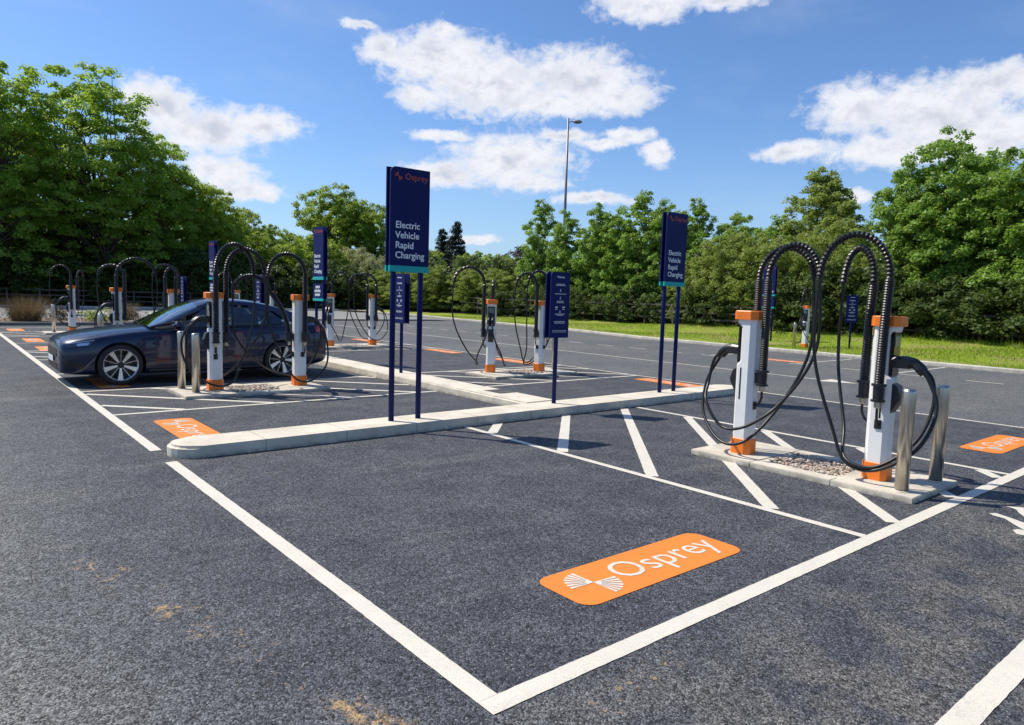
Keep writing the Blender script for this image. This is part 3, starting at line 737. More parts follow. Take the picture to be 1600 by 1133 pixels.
# ------------------------------------------------------------------ parked car
def carpaint():
    m = bpy.data.materials.new('navy_car_paint'); m.use_nodes = True; m.node_tree.nodes.clear(); k = NT(m.node_tree)
    oc = k.add('ShaderNodeTexCoord').outputs['Object']
    dust = k.rng(k.noise(oc, 3., 5, .7), .45, .8)
    c = k.mix(k.math('MULTIPLY', dust, .12), (.003, .009, .042, 1), (.02, .026, .05, 1))
    pb = k.add('ShaderNodeBsdfPrincipled', {'Base Color': c, 'Roughness': .30, 'Metallic': .15, 'Coat Weight': .7, 'Coat Roughness': .02, 'Specular IOR Level': .35})
    k.add('ShaderNodeOutputMaterial', {0: pb.outputs[0]}); return m
def car_glass(name, col, alpha):
    m = bpy.data.materials.new(name); m.use_nodes = True; m.node_tree.nodes.clear(); k = NT(m.node_tree)
    g = k.add('ShaderNodeBsdfGlossy', {'Color': (.85, .92, .95, 1), 'Roughness': .02})
    t = k.add('ShaderNodeBsdfTransparent', {'Color': (*col, 1)})
    fr = k.add('ShaderNodeFresnel', {0: 1.6})
    f = k.math('ADD', k.math('MULTIPLY', fr.outputs[0], .95), alpha, clamp=True)
    mx = k.add('ShaderNodeMixShader', {0: f, 1: t.outputs[0], 2: g.outputs[0]})
    k.add('ShaderNodeOutputMaterial', {0: mx.outputs[0]}); return m
def make_car(x0, yc):
    cp = carpaint(); gl = car_glass('tinted_glass', (.66, .74, .72), .07); dk = M['black']
    ws = car_glass('windscreen_glass', (.30, .40, .42), .38)
    t = empty('parked_car', (x0, yc, 0)); tag(t, 'dark navy five door car parked nose out beside the chargers', 'car')
    inter = lambda u, us, vs__: float(np.interp(u, us, vs__))
    U = [0, .05, .16, .36, .60, .86, 1.12, 1.35, 1.8, 2.4, 3.0, 3.3, 3.595, 3.9, 4.15, 4.38, 4.52, 4.60]
    Wd = [.66, .76, .835, .885, .915, .928, .925, .915, .912, .915, .918, .925, .93, .918, .89, .84, .79, .70]
    Zs = [.645, .70, .74, .785, .825, .865, .895, .915, .94, .965, .99, 1.0, 1.01, 1.015, 1.015, 1.01, .98, .90]
    Zt = [.70, .775, .825, .875, .905, .94, .965, .985, .93, .93, .93, .93, .93, 1.0, 1.09, 1.105, 1.09, .98]
    Zb = [.235, .20, .185, .175, .17, .165, .165, .165, .165, .165, .165, .165, .17, .18, .19, .22, .26, .33]
    bm = bmesh.new(); rs = []
    for u, w, zs, zt, zb in zip(U, Wd, Zs, Zt, Zb):
        h = [(0, zb), (-w*.55, zb), (-w+.075, zb+.005), (-w+.02, zb+.06), (-w+.004, zb+(zs-zb)*.32), (-w-.0, zb+(zs-zb)*.58), (-w+.012, zb+(zs-zb)*.80), (-w+.045, zs-.035), (-w+.085, zs+.0), (-w*.68, zs+(zt-zs)*.62), (-w*.35, zs+(zt-zs)*.93), (0, zt)]
        full = h + [(-a, b) for a, b in h[-2:0:-1]]
        rs.append([(u, a, b) for a, b in full])
    rings(bm, rs)
    cr = bm.edges.layers.float.new('crease_edge')
    bmesh.ops.recalc_face_normals(bm, faces=bm.faces)
    me = bpy.data.meshes.new('body'); bm.to_mesh(me); bm.free()
    tmp = bpy.data.objects.new('tmp', me); COL.objects.link(tmp)
    me.materials.append(cp); me.materials.append(dk)
    ss = tmp.modifiers.new('s', 'SUBSURF'); ss.levels = ss.render_levels = 2
    cuts = []
    for hx in (.86, 3.595):
        for sy in (-1, 1):
            b2 = bmesh.new(); n = 40
            rings(b2, [[(hx+.378*math.cos(2*math.pi*j/n), yy, .345+.378*math.sin(2*math.pi*j/n)) for j in range(n)] for yy in ((-1.1, -.62) if sy < 0 else (.62, 1.1))])
            bmesh.ops.recalc_face_normals(b2, faces=b2.faces)
            mc = bpy.data.meshes.new('c'); b2.to_mesh(mc); b2.free(); mc.materials.append(dk)
            oc = bpy.data.objects.new('c', mc); COL.objects.link(oc); cuts.append(oc)
            bo = tmp.modifiers.new('b', 'BOOLEAN'); bo.operation = 'DIFFERENCE'; bo.object = oc; bo.solver = 'EXACT'
            try: bo.material_mode = 'TRANSFER'
            except Exception: pass
    bpy.context.view_layer.update()
    dg = bpy.context.evaluated_depsgraph_get(); bme = bpy.data.meshes.new_from_object(tmp.evaluated_get(dg))
    for o in cuts+[tmp]: bpy.data.objects.remove(o)
    bme.name = 'body'
    body = bpy.data.objects.new('body', bme); COL.objects.link(body); body.parent = t
    for p in bme.polygons: p.use_smooth = True
    try:
        bme.set_sharp_from_angle(angle=R(38))
    except Exception: pass
    bv = BVHTree.FromPolygons([v.co.copy() for v in bme.vertices], [tuple(p.vertices) for p in bme.polygons])
    def side(u, z, sgn=-1, off=.003):
        hit = bv.ray_cast(Vector((u, sgn*2, z)), Vector((0, -sgn, 0)))
        if hit[0] is None: return Vector((u, sgn*.9, z))
        return hit[0]+Vector((0, sgn*off, 0))
    def seam(pts, r=.0035, sgn=-1, name='panel_gap', parent=body, m=dk, n=6):
        P = [side(u, z, sgn, r*.1) for u, z in [tuple(v)[:2] for v in [(p.x, p.y) for p in spline([(a, b, 0) for a, b in pts], n)]]]
        b = bmesh.new(); tube(b, P, r, 6); return bmobj(name, b, m, parent)
    for sg in (-1, 1):
        seam([(1.42, .93), (1.40, .7), (1.43, .42), (1.55, .27)], sgn=sg); seam([(2.47, .96), (2.49, .6), (2.47, .30)], sgn=sg)
        seam([(3.42, .99), (3.40, .80), (3.26, .62), (3.16, .40), (3.12, .30)], sgn=sg)
        seam([(1.55, .275), (2.3, .265), (3.1, .275)], sgn=sg)
        seam([(.42, .80), (.8, .885), (1.38, .935)], sgn=sg, r=.003)
        seam([(.55, .80), (1.3, .885), (2.4, .925), (3.4, .955), (4.2, .965)], sgn=sg, r=.0025, name='shoulder_crease', m=cp)
        for u in (2.18, 3.12):
            b = bmesh.new(); tube(b, [side(u, .85, sg, .012), side(u+.06, .855, sg, .03), side(u+.18, .86, sg, .03), side(u+.23, .86, sg, .012)], .011, 8); bmobj('door_handle', b, cp, t, smooth=True)
        b = bmesh.new(); P = [side(u, .235, sg, .006) for u in np.linspace(1.28, 3.2, 14)]; tube(b, P, .035, 8); bmobj('sill', b, dk, t, smooth=True)
    # greenhouse
    ZR = ([1.30, 1.5, 1.7, 1.9, 2.1, 2.3, 2.6, 2.9, 3.2, 3.5, 3.8, 4.05, 4.25], [.975, 1.085, 1.195, 1.292, 1.372, 1.425, 1.462, 1.466, 1.44, 1.382, 1.29, 1.195, 1.10])
    ZB = ([1.3, 1.8, 2.4, 3.0, 3.6, 4.0, 4.3], [.925, .935, .955, .98, 1.0, 1.01, 1.03])
    WB = ([1.3, 1.6, 2.4, 3.2, 3.7, 4.0, 4.3], [.80, .855, .865, .86, .82, .76, .68])
    def gh(u, s, off=0.):
        zb, zr, wb = inter(u, *ZB), inter(u, *ZR), inter(u, *WB); h = max(zr-zb, .02)
        wr = wb-.30*min(1, h/.5); cf = .15+.38*max(0., 1-abs(u-1.55)/.75)
        if s < .55:
            q = s/.55; y = wb+(wr-wb)*(q**1.25); z = zb+(h*(1-cf))*q
        else:
            q = (s-.55)/.45; a = q*math.pi/2
            y = wr*math.cos(a)**.75 if q < 1 else 0; z = zb+h*(1-cf)+h*cf*math.sin(a)
        return Vector((u, -y, z))
    def gp(u, s, off, sgn=1):
        p = gh(u, s); e = .01
        du = gh(u+e, s)-gh(u-e, s); dsv = gh(u, min(s+e, 1))-gh(u, max(s-e, 0))
        n = du.cross(dsv).normalized()
        if n.dot(Vector((0, p.y, .35))) < 0: n = -n
        p = p+n*off; return Vector((p.x, p.y*sgn, p.z))
    def patch(name, ulo, uhi, s0, s1, off, m, parent, nu=24, ns=10, mirror=False, both=False):
        """ulo, uhi: functions of s"""
        b = bmesh.new()
        for sgn in ((1, -1) if both else ((-1,) if mirror else (1,))):
            G_ = [[b.verts.new(gp(ulo(s)+(uhi(s)-ulo(s))*i/nu, s, off, sgn)) for i in range(nu+1)] for s in [s0+(s1-s0)*j/ns for j in range(ns+1)]]
            for a, c in zip(G_, G_[1:]):
                for i in range(nu): b.faces.new((a[i], a[i+1], c[i+1], c[i]))
        bmesh.ops.remove_doubles(b, verts=b.verts, dist=.0008)
        return bmobj(name, b, m, parent, smooth=True)
    K = lambda v: (lambda s: v)
    # pillars and roof as one painted shell with openings for the glass
    wsu = lambda s: 1.32                                   # windscreen lower edge
    wst = lambda s: 2.16-.04*(1-s)
    rwb = lambda s: 3.12+.05*(1-s)
    patch('roof', wst, rwb, .50, 1., .004, cp, t, both=True)
    patch('windscreen', wsu, wst, .56, 1., .002, ws, t, both=True)
    patch('rear_window', rwb, K(4.12), .62, 1., .002, gl, t, both=True)
    for mi in (False, True):
        patch('front_pillar', K(1.31), K(2.2), .47, .57, .006, cp, t, mirror=mi)
        patch('rear_quarter', lambda s: 3.05+.0*s, K(4.22), .42, .63, .006, cp, t, mirror=mi)
        patch('rear_quarter', lambda s: 3.72-.9*max(0, s-.05)*1.0+.10, K(4.24), .0, .44, .006, cp, t, mirror=mi)
        patch('side_window', lambda s: 1.62+s*1.25, lambda s: 2.46-.02*s, .03, .47, .003, gl, t, mirror=mi)
        patch('side_window', lambda s: 2.54-.03*s, lambda s: 3.34-.06*s, .03, .45, .003, gl, t, mirror=mi)
        patch('quarter_window', lambda s: 3.40-.05*s, lambda s: 3.78-.85*s, .03, .42, .003, gl, t, mirror=mi, nu=10)
        patch('door_pillar', lambda s: 2.455-.02*s, lambda s: 2.545-.03*s, .0, .5, .005, dk, t, mirror=mi, nu=3)
        patch('door_pillar', lambda s: 3.335-.06*s, lambda s: 3.405-.05*s, .0, .45, .005, dk, t, mirror=mi, nu=3)
        patch('mirror_corner', K(1.40), lambda s: 1.64+s*1.22, .0, .30, .004, dk, t, mirror=mi, nu=6)
        patch('window_trim', K(1.5), lambda s: 3.85, .0, .04, .007, dk, t, mirror=mi)
    # cabin: dark liner, seats, wheel
    b = bmesh.new(); box(b, (2.75, 0, .945), (2.5, 1.56, .02)); bmobj('cabin_liner', b, dk, t)
    for sx, sy in ((2.25, -.37), (2.25, .37), (3.18, -.38), (3.18, .38)):
        b = bmesh.new(); box(b, (sx, sy, 1.05), (.16, .46, .28), bev=.05); box(b, (sx+.05, sy, 1.25), (.09, .26, .15), bev=.035); bmobj('seat', b, mat('seat_cloth', (.045, .045, .05), .8, var=.2), t)
    b = bmesh.new(); box(b, (1.62, 0, .97), (.4, 1.4, .08), bev=.03); bmobj('dashboard', b, dk, t)
    # lamps, grille, plate
    def surf_patch(name, quad, m, parent, off=.004, nx=12, nz=4, dirv=None, sgn=-1):
        """quad in (u,z) side coordinates projected on the body"""
        b = bmesh.new(); G_ = []
        for j in range(nz+1):
            row = []
            for i in range(nx+1):
                a = Vector(quad[0]).lerp(Vector(quad[1]), i/nx); c = Vector(quad[3]).lerp(Vector(quad[2]), i/nx); q = a.lerp(c, j/nz)
                row.append(b.verts.new(side(q.x, q.y, sgn, off)))
            G_.append(row)
        for a, c in zip(G_, G_[1:]):
            for i in range(nx): b.faces.new((a[i], a[i+1], c[i+1], c[i]))
        return bmobj(name, b, m, parent, smooth=True)
    lampm = mat('lamp_lens', (.06, .07, .085), .08, var=.35, vscale=18, coat=1., metal=.3)
    bright = mat('lamp_bright', (.75, .78, .82), .12, metal=.8, coat=1.)
    def front(y, z, off=.004):
        hit = bv.ray_cast(Vector((-1, y, z)), Vector((1, 0, 0))); 
        return (hit[0] if hit[0] else Vector((.05, y, z)))+Vector((-off, 0, 0))
    def front_patch(name, y0, y1, z0, z1, m, parent, off=.005, n=16):
        b = bmesh.new(); G_ = [[b.verts.new(front(y0+(y1-y0)*i/n, z0+(z1-z0)*j/4, off)) for i in range(n+1)] for j in range(5)]
        for a, c in zip(G_, G_[1:]):
            for i in range(n): b.faces.new((a[i], a[i+1], c[i+1], c[i]))
        return bmobj(name, b, m, parent, smooth=True)
    front_patch('grille', -.50, .50, .47, .60, dk, t); front_patch('lower_intake', -.52, .52, .27, .36, dk, t)
    front_patch('number_plate', -.26, .26, .38, .48, M['signwhite'], t, .02)
    for sg in (-1, 1):
        h = surf_patch('headlight', [(.10, .640), (.42, .672), (.50, .765), (.12, .705)], lampm, t, sgn=sg)
        surf_patch('lamp_strip', [(.12, .695), (.49, .752), (.495, .764), (.12, .706)], bright, h, .008, sgn=sg)
        surf_patch('lamp_unit', [(.25, .662), (.40, .678), (.42, .725), (.25, .70)], bright, h, .008, 4, 3, sgn=sg)
        surf_patch('bumper_vent', [(.10, .30), (.34, .30), (.30, .40), (.10, .42)], dk, t, sgn=sg)
        surf_patch('tail_light', [(4.28, .86), (4.50, .87), (4.50, .955), (4.30, .985)], mat('tail_lamp_red', (.45, .01, .012), .12, coat=1.), t, sgn=sg)
        mir = bmesh.new(); box(mir, (1.72, sg*1.0, 1.0), (.15, .22, .13), bev=.04); mo = bmobj('door_mirror', mir, cp, t, smooth=True)
        b = bmesh.new(); box(b, (1.745, sg*.915, .945), (.07, .12, .05), bev=.01); bmobj('mirror_foot', b, dk, mo)
    # wheels
    W = []
    rimm = mat('machined_alloy', (.70, .71, .73), .28, metal=.9); rimd = mat('rim_dark', (.03, .03, .035), .35, metal=.4)
    tyre = mat('tyre_rubber', (.02, .02, .021), .75, var=.3)
    for hx in (.86, 3.595):
        for sg in (-1, 1):
            w = empty('wheel', (hx, sg*.80, .342)); w.parent = t; w.rotation_euler = (0, .35 if hx < 1 else .1, 0 if sg < 0 else R(180))
            if not W:
                def lathe(name, prof, m, n=56, sm=True):
                    b = bmesh.new(); rr = [[(r*math.cos(2*math.pi*j/n), y, r*math.sin(2*math.pi*j/n)) for j in range(n)] for r, y in prof]
                    rings(b, rr, cap=False); o = bmobj(name, b, m, w, smooth=sm); W.append(o); return o
                lathe('tyre', [(.245, .10), (.30, .115), (.333, .10), (.342, .07), (.342, -.07), (.335, -.10), (.305, -.118), (.262, -.112), (.25, -.10)], tyre)
                lathe('rim', [(.25, .09), (.235, .0), (.238, -.08), (.256, -.108), (.262, -.112), (.259, -.104), (.246, -.098)], rimm)
                b = bmesh.new()
                def spoke(a, w0, w1, y, th, r0, r1):
                    ca, sa = math.cos(a), math.sin(a)
                    P = [(r0, -w0), (r1, -w1), (r1, w1), (r0, w0)]
                    A = [b.verts.new((r*ca-q*sa, y-(.0 if r == r0 else .012), r*sa+q*ca)) for r, q in P]; B_ = [b.verts.new((r*ca-q*sa, y+th, r*sa+q*ca)) for r, q in P]
                    b.faces.new(A); b.faces.new(B_[::-1])
                    for i in range(4): b.faces.new((A[i], B_[i], B_[(i+1) % 4], A[(i+1) % 4]))
                for i in range(5):
                    spoke(2*math.pi*i/5, .013, .040, -.088, .03, .045, .252)
                W.append(bmobj('alloy_spoke', b, rimm, w))
                b = bmesh.new()
                for i in range(5): spoke(2*math.pi*(i+.5)/5, .003, .0035, -.084, .02, .045, .252)
                W.append(bmobj('thin_spoke', b, rimm, w))
                b = bmesh.new()
                for i in range(5):
                    for q in (-1, 1): spoke(2*math.pi*i/5+q*.20, .008, .010, -.060, .02, .05, .25)
                for r, y, r2 in ((.05, -.09, .0), ):
                    rings(b, [[(rr*math.cos(2*math.pi*j/24), yy, rr*math.sin(2*math.pi*j/24)) for j in range(24)] for rr, yy in ((.055, -.06), (.052, -.092), (.03, -.098))])
                W.append(bmobj('spoke_edge', b, rimd, w))
                b = bmesh.new(); rings(b, [[(rr*math.cos(2*math.pi*j/40), yy, rr*math.sin(2*math.pi*j/40)) for j in range(40)] for rr, yy in ((.165, -.02), (.165, .0))])
                W.append(bmobj('brake_disc', b, mat('disc_metal', (.07, .07, .075), .5, metal=.6), w))
                b = bmesh.new(); rings(b, [[(rr*math.cos(2*math.pi*j/40), yy, rr*math.sin(2*math.pi*j/40)) for j in range(40)] for rr, yy in ((.235, .03), (.235, .05))])
                W.append(bmobj('wheel_back', b, dk, w))
            else:
                for o in W: c = o.copy(); COL.objects.link(c); c.parent = w
make_car(-.16, 11.80)

# ------------------------------------------------------------------ foliage
M['leaf_maple'] = leaf_mat('maple_leaf', (.10, .185, .030), (.28, .41, .085), (.40, .60, .075), .44, .42)
M['leaf_bright'] = leaf_mat('spring_leaf', (.13, .21, .022), (.33, .43, .05), (.48, .62, .06), .45, .5)
M['leaf_dark'] = leaf_mat('sycamore_leaf', (.12, .205, .030), (.30, .43, .065), (.50, .70, .08), .50, .5)
M['leaf_olive'] = leaf_mat('willow_leaf', (.16, .20, .085), (.36, .38, .20), (.50, .52, .22), .45, .55)
M['leaf_bush'] = leaf_mat('hawthorn_leaf', (.125, .20, .038), (.33, .40, .09), (.46, .55, .10), .42, .55)
M['leaf_conifer'] = leaf_mat('conifer_needle', (.010, .026, .016), (.024, .048, .028), (.02, .05, .02), .12, .6)
M['leaf_copper'] = leaf_mat('copper_leaf', (.035, .025, .028), (.075, .05, .045), (.12, .05, .03), .25, .5)
M['blossom'] = leaf_mat('blossom', (.45, .40, .30), (.62, .58, .46), (.5, .45, .3), .3, .6)
M['leaf_under'] = leaf_mat('undergrowth_leaf', (.035, .065, .014), (.10, .15, .03), (.16, .24, .03), .3, .6)
def leaf_cloud(name, centers, radii, per, size, m, rng, flat=.6, updir=.7, ratio=.62):
    """many small folded leaves gathered in clumps"""
    C = np.repeat(centers, per, axis=0); Rr = np.repeat(radii, per)[:, None]; n = len(C)
    d = rng.normal(size=(n, 3)); d /= np.linalg.norm(d, axis=1)[:, None]
    r = rng.random(n)[:, None]**.45
    off = d*r*Rr; off[:, 2] *= flat
    off[:, 2] -= (np.hypot(off[:, 0], off[:, 1])**2/np.maximum(Rr[:, 0], .01))*.35
    P = C+off
    nr = d*.55+np.array([0, 0, updir])+rng.normal(size=(n, 3))*.42; nr /= np.linalg.norm(nr, axis=1)[:, None]
    a = rng.normal(size=(n, 3)); a -= nr*(a*nr).sum(1)[:, None]; a /= np.linalg.norm(a, axis=1)[:, None]
    b = np.cross(nr, a); s = (size*(.6+.8*rng.random(n)))[:, None]
    V = np.empty((n, 4, 3)); w = s*ratio*.5
    V[:, 0] = P-a*s*.5; V[:, 1] = P+b*w-nr*s*.06; V[:, 2] = P+a*s*.5-nr*s*.10; V[:, 3] = P-b*w-nr*s*.06
    me = bpy.data.meshes.new(name); me.vertices.add(n*4); me.vertices.foreach_set('co', V.reshape(-1))
    me.loops.add(n*4); me.loops.foreach_set('vertex_index', np.arange(n*4, dtype=np.int32))
    me.polygons.add(n); me.polygons.foreach_set('loop_start', np.arange(0, n*4, 4, dtype=np.int32)); me.polygons.foreach_set('loop_total', np.full(n, 4, np.int32))
    me.update(calc_edges=True); me.materials.append(m); return me
def crown_centers(lobes, n, rng, inner=.35, gap=.0):
    W = np.array([(l[3]*l[4]+l[3]*l[5]+l[4]*l[5]) for l in lobes]); W = W/W.sum(); out = []
    while len(out) < n:
        l = lobes[rng.choice(len(lobes), p=W)]
        d = rng.normal(size=3); d /= np.linalg.norm(d)
        r = .93 if rng.random() > inner else rng.uniform(.35, .9)
        r *= rng.uniform(.90, 1.06)
        p = np.array(l[:3])+d*r*np.array(l[3:6])
        if p[2] < .25: continue
        if gap and math.sin(p[0]*2.3+1.1*p[2])*math.cos(p[1]*2.1-p[2]*1.3) > 1-gap: continue
        out.append(p)
    return np.array(out)
TRK = {}
def trunk_mesh(name, h, r, centers, rng, limbs=14, stems=1, spread=.3):
    bm = bmesh.new()
    for s in range(stems):
        ox, oy = (0, 0) if stems == 1 else (rng.uniform(-spread, spread), rng.uniform(-spread, spread))
        lean = (rng.uniform(-.04, .04)+ox*.10, rng.uniform(-.04, .04)+oy*.10)
        pts = [(ox+lean[0]*h*t+.05*math.sin(5*t+s), oy+lean[1]*h*t+.05*math.cos(4*t+s), h*t*.70-.1) for t in np.linspace(0, 1, 9)]
        rad = [r*(1.25-.25*min(1, t*8))*(1-.88*t) for t in np.linspace(0, 1, 9)]
        tube(bm, pts, rad, 8)
        for c in centers[rng.choice(len(centers), min(limbs, len(centers)), replace=False)]:
            f = min(.95, max(.12, (c[2]*.75)/h)); i = f*8; b = Vector(pts[int(i)]).lerp(Vector(pts[min(8, int(i)+1)]), i-int(i)); c = Vector(c)
            mid = b.lerp(c, .5)+Vector((0, 0, .12*(c-b).length)); rr = r*(1-.85*f)*.42
            tube(bm, spline([b, mid, c], 4), list(np.linspace(rr, .012, 9)), 5)
    me = bpy.data.meshes.new(name); bm.to_mesh(me); bm.free(); me.materials.append(M['bark'])
    me.polygons.foreach_set('use_smooth', np.ones(len(me.polygons), bool)); return me
KIND = {}
def tree_kind(key, h, lobes, nc, cr, per, size, m, seed, inner=.3, flat=.55, limbs=16, stems=1, tr=.16, updir=.7, spread=.3, extra=None, gap=0.):
    rng = np.random.default_rng(seed)
    c = crown_centers(lobes, nc, rng, inner, gap); rad = rng.uniform(cr[0], cr[1], nc)
    parts = [('trunk', trunk_mesh('trunk', h, tr, c, rng, limbs, stems, spread)), ('crown', leaf_cloud('crown', c, rad, per, size, M[m], rng, flat, updir))]
    if extra:
        em, en, esz = extra; cc = c[rng.choice(nc, en)]; parts.append(('blossom', leaf_cloud('blossom', cc+rng.normal(size=cc.shape)*.12+np.array([0, 0, .15]), np.full(en, .28), 40, esz, M[em], rng, .6)))
    KIND[key] = parts
def put_tree(key, name, x, y, z, sx, sz, rz, label, cat='tree', group=None):
    t = empty(name, (x, y, z), rz); t.scale = (sx, sx, sz); tag(t, label, cat, group)
    for n, me in KIND[key]:
        if n == 'blossom': n = 'flower_cluster'
        o = bpy.data.objects.new(n, me); COL.objects.link(o); o.parent = t
    return t
def lob(*a): return a
# broad sycamores: 17 m
def rnd_lobes(seed, h, w, n, base=.0, peak=.0):
    """lobes filling a domed crown; peak > 0 makes a pointed one"""
    r = random.Random(seed); L = []
    for i in range(n):
        t = .04+.92*((i+.5)/n)**.85
        env = w*max(.10, (1-(abs(t-.42)/.60)**2.4))**.55*(1-peak*max(0, t-.3))
        a = i*2.4+r.uniform(-.5, .5); s = max(env*r.uniform(.40, .54), w*.22); q = max(0, env-s)*r.uniform(.75, 1.02)
        L.append((q*math.cos(a), q*math.sin(a), base+(h-base)*t-(s*.55 if t > .8 else 0), s, s, s*r.uniform(.75, .95)))
    return L
tree_kind('syc1', 17, rnd_lobes(1, 17, 6.0, 34, .8), 620, (.45, .85), 115, .20, 'leaf_dark', 11, .15, .45, 46, 3, .30, .8, .9, gap=.35)
tree_kind('syc2', 17, rnd_lobes(5, 17, 5.2, 30, .8), 560, (.45, .85), 115, .20, 'leaf_dark', 12, .15, .45, 46, 3, .28, .8, 1.0, gap=.35)
tree_kind('map1', 9, rnd_lobes(3, 9, 3.0, 24, .0, .35), 560, (.22, .48), 105, .135, 'leaf_maple', 13, .25, .55, 18, 2, .13, .6)
tree_kind('map2', 9, rnd_lobes(8, 9, 2.8, 24, .0, .45), 520, (.22, .48), 105, .135, 'leaf_maple', 14, .25, .55, 18, 2, .13, .6)
tree_kind('slim1', 8, rnd_lobes(4, 8, 1.9, 20, .0, .50), 300, (.20, .40), 85, .13, 'leaf_maple', 15, .25, .6, 14, 1, .08, .6)
tree_kind('slim2', 8, rnd_lobes(14, 8, 1.8, 20, .0, .40), 280, (.20, .40), 85, .13, 'leaf_maple', 16, .25, .6, 14, 1, .07, .6)
tree_kind('br1', 12, rnd_lobes(6, 12, 5.0, 26, .6), 560, (.4, .8), 100, .21, 'leaf_bright', 17, .2, .5, 30, 1, .24, .7, gap=.2)
tree_kind('br2', 8, rnd_lobes(9, 8, 3.0, 18, .0), 320, (.3, .6), 95, .17, 'leaf_bright', 18, .25, .5, 14, 1, .14, .7)
tree_kind('haw1', 6, rnd_lobes(10, 6, 2.4, 16, .0), 360, (.20, .42), 90, .105, 'leaf_bush', 19, .25, .6, 12, 2, .09, .6)
tree_kind('haw2', 6, rnd_lobes(12, 6, 2.4, 16, .0), 360, (.20, .42), 85, .105, 'leaf_bush', 20, .25, .6, 12, 2, .09, .6, extra=('blossom', 34, .06))
tree_kind('chest', 9, rnd_lobes(20, 9, 2.7, 24, .0, .55), 480, (.24, .48), 95, .145, 'leaf_bush', 21, .25, .55, 16, 1, .16, .6, extra=('blossom', 46, .055))
tree_kind('will', 6, rnd_lobes(16, 6, 4.4, 18, .0), 460, (.3, .6), 105, .14, 'leaf_olive', 22, .25, .65, 10, 2, .12, .6)
tree_kind('con', 11, [(0, 0, 1.0+i*.93, 2.6*(1-(i/11.6)**1.5)+.15, 2.6*(1-(i/11.6)**1.5)+.15, .9) for i in range(11)], 620, (.3, .6), 80, .18, 'leaf_conifer', 23, .3, .6, 8, 1, .14, .2)
tree_kind('cop', 9, rnd_lobes(22, 9, 2.8, 9, .6), 150, (.4, .7), 70, .22, 'leaf_copper', 24, .3, .55, 8, 1, .14, .6)
tree_kind('und', 3, rnd_lobes(25, 3.4, 2.6, 7, -.3), 150, (.25, .5), 80, .15, 'leaf_under', 25, .3, .6, 6, 1, .06, .6)

G1 = 'big sycamores beyond the planting bed'
for i, (x, y, s, sz, r, k, lab) in enumerate([
 (-5.5, 62, 1.0, 1.0, .3, 'syc2', 'big sycamore at the outermost end of the row, partly out of view'),
 (1.2, 59, .95, 1.02, 1.9, 'syc1', 'big sycamore with limbs open to the sky beside the tallest crown'),
 (7.6, 60, 1.12, 1.10, 4.4, 'syc1', 'tallest broad sycamore with the widest crown'),
 (12.6, 62, .82, .90, 2.6, 'syc2', 'sycamore leaning out on the sloping side of the row'),
 (4.5, 68, 1.05, .96, .8, 'syc2', 'sycamore standing behind the gap in the row'),
 (15.8, 64, .85, 1.05, 5.2, 'br1', 'smaller sycamore stepping down toward the open sky')]):
    put_tree(k, 'sycamore_tree', x, y, 0, s, sz, r, lab, 'tree', G1)
for x, y, k, s, sz, r, lab, mnm in [
 (18.8, 66, 'br1', .62, .92, 1.2, 'rounded green tree where the big trees slope down', 'broadleaf_tree'),
 (22.3, 69, 'br1', .60, .84, 3.2, 'rounded green tree second down the slope of trees', 'broadleaf_tree'),
 (25.6, 71, 'br2', .95, 1.08, 2.2, 'low light green tree above the leaning black hose', 'broadleaf_tree'),
 (27.6, 63, 'br2', 1.05, .92, 1.1, 'yellow green tree close behind the double sign by the boot', 'broadleaf_tree'),
 (20.6, 60.5, 'br2', .95, .86, 2.1, 'yellow green tree above the charger cap by the windscreen', 'broadleaf_tree'),
 (24.2, 61, 'br2', .9, .80, 4.1, 'low yellow green tree above the car rear window', 'broadleaf_tree'),
 (29.3, 74, 'br1', .50, .72, 5., 'light green tree just beside the bright blue double sign', 'broadleaf_tree'),
 (35.2, 76, 'br1', 1.05, 1.22, .5, 'large domed bright green tree between the blue signs', 'broadleaf_tree'),
 (38.6, 73, 'br1', .80, 1.08, 4.0, 'bright green tree leaning behind the tallest navy sign', 'broadleaf_tree'),
 (47.0, 74, 'br2', .95, .98, 1.0, 'pale green tree beside the twin conifers', 'broadleaf_tree'),
 (50.5, 78, 'br1', .55, .66, 2.0, 'distant green tree behind the twin conifers', 'broadleaf_tree'),
 (42.5, 58, 'br2', .80, .82, 3.0, 'yellow green tree over the hose loop of the middle charger', 'broadleaf_tree'),
 (38.5, 49.5, 'br2', .75, .72, 5.0, 'yellow green bushy tree in the dip of the skyline', 'broadleaf_tree'),
 (34.6, 42.5, 'haw1', .95, .92, 3.4, 'low bush tree before the slim maples', 'broadleaf_tree'),
 (60.0, 89.6, 'con', 1.0, 1.06, 0, 'shorter of the twin dark conifers', 'conifer_tree'),
 (60.0, 86.0, 'con', 1.0, 1.14, 1.5, 'taller of the twin dark conifers', 'conifer_tree'),
 (62.0, 74.0, 'cop', .85, 1.02, .4, 'dark purple leaved tree on the far skyline', 'broadleaf_tree'),
 (66.0, 72.0, 'cop', .75, .95, 2.4, 'second dark purple leaved tree beside the slim maples', 'broadleaf_tree'),
 (31.2, 64.5, 'will', 1.0, 1.05, .9, 'grey green willow bush behind the far double sign', 'willow_bush'),
 (31.6, 57.5, 'will', .70, .86, 3.9, 'grey green willow bush behind the tallest navy sign', 'willow_bush')]:
    put_tree(k, mnm, x, y, 0, s, sz, r, lab, 'bush' if 'bush' in mnm else 'tree')
G2 = 'slim young maples behind the verge'
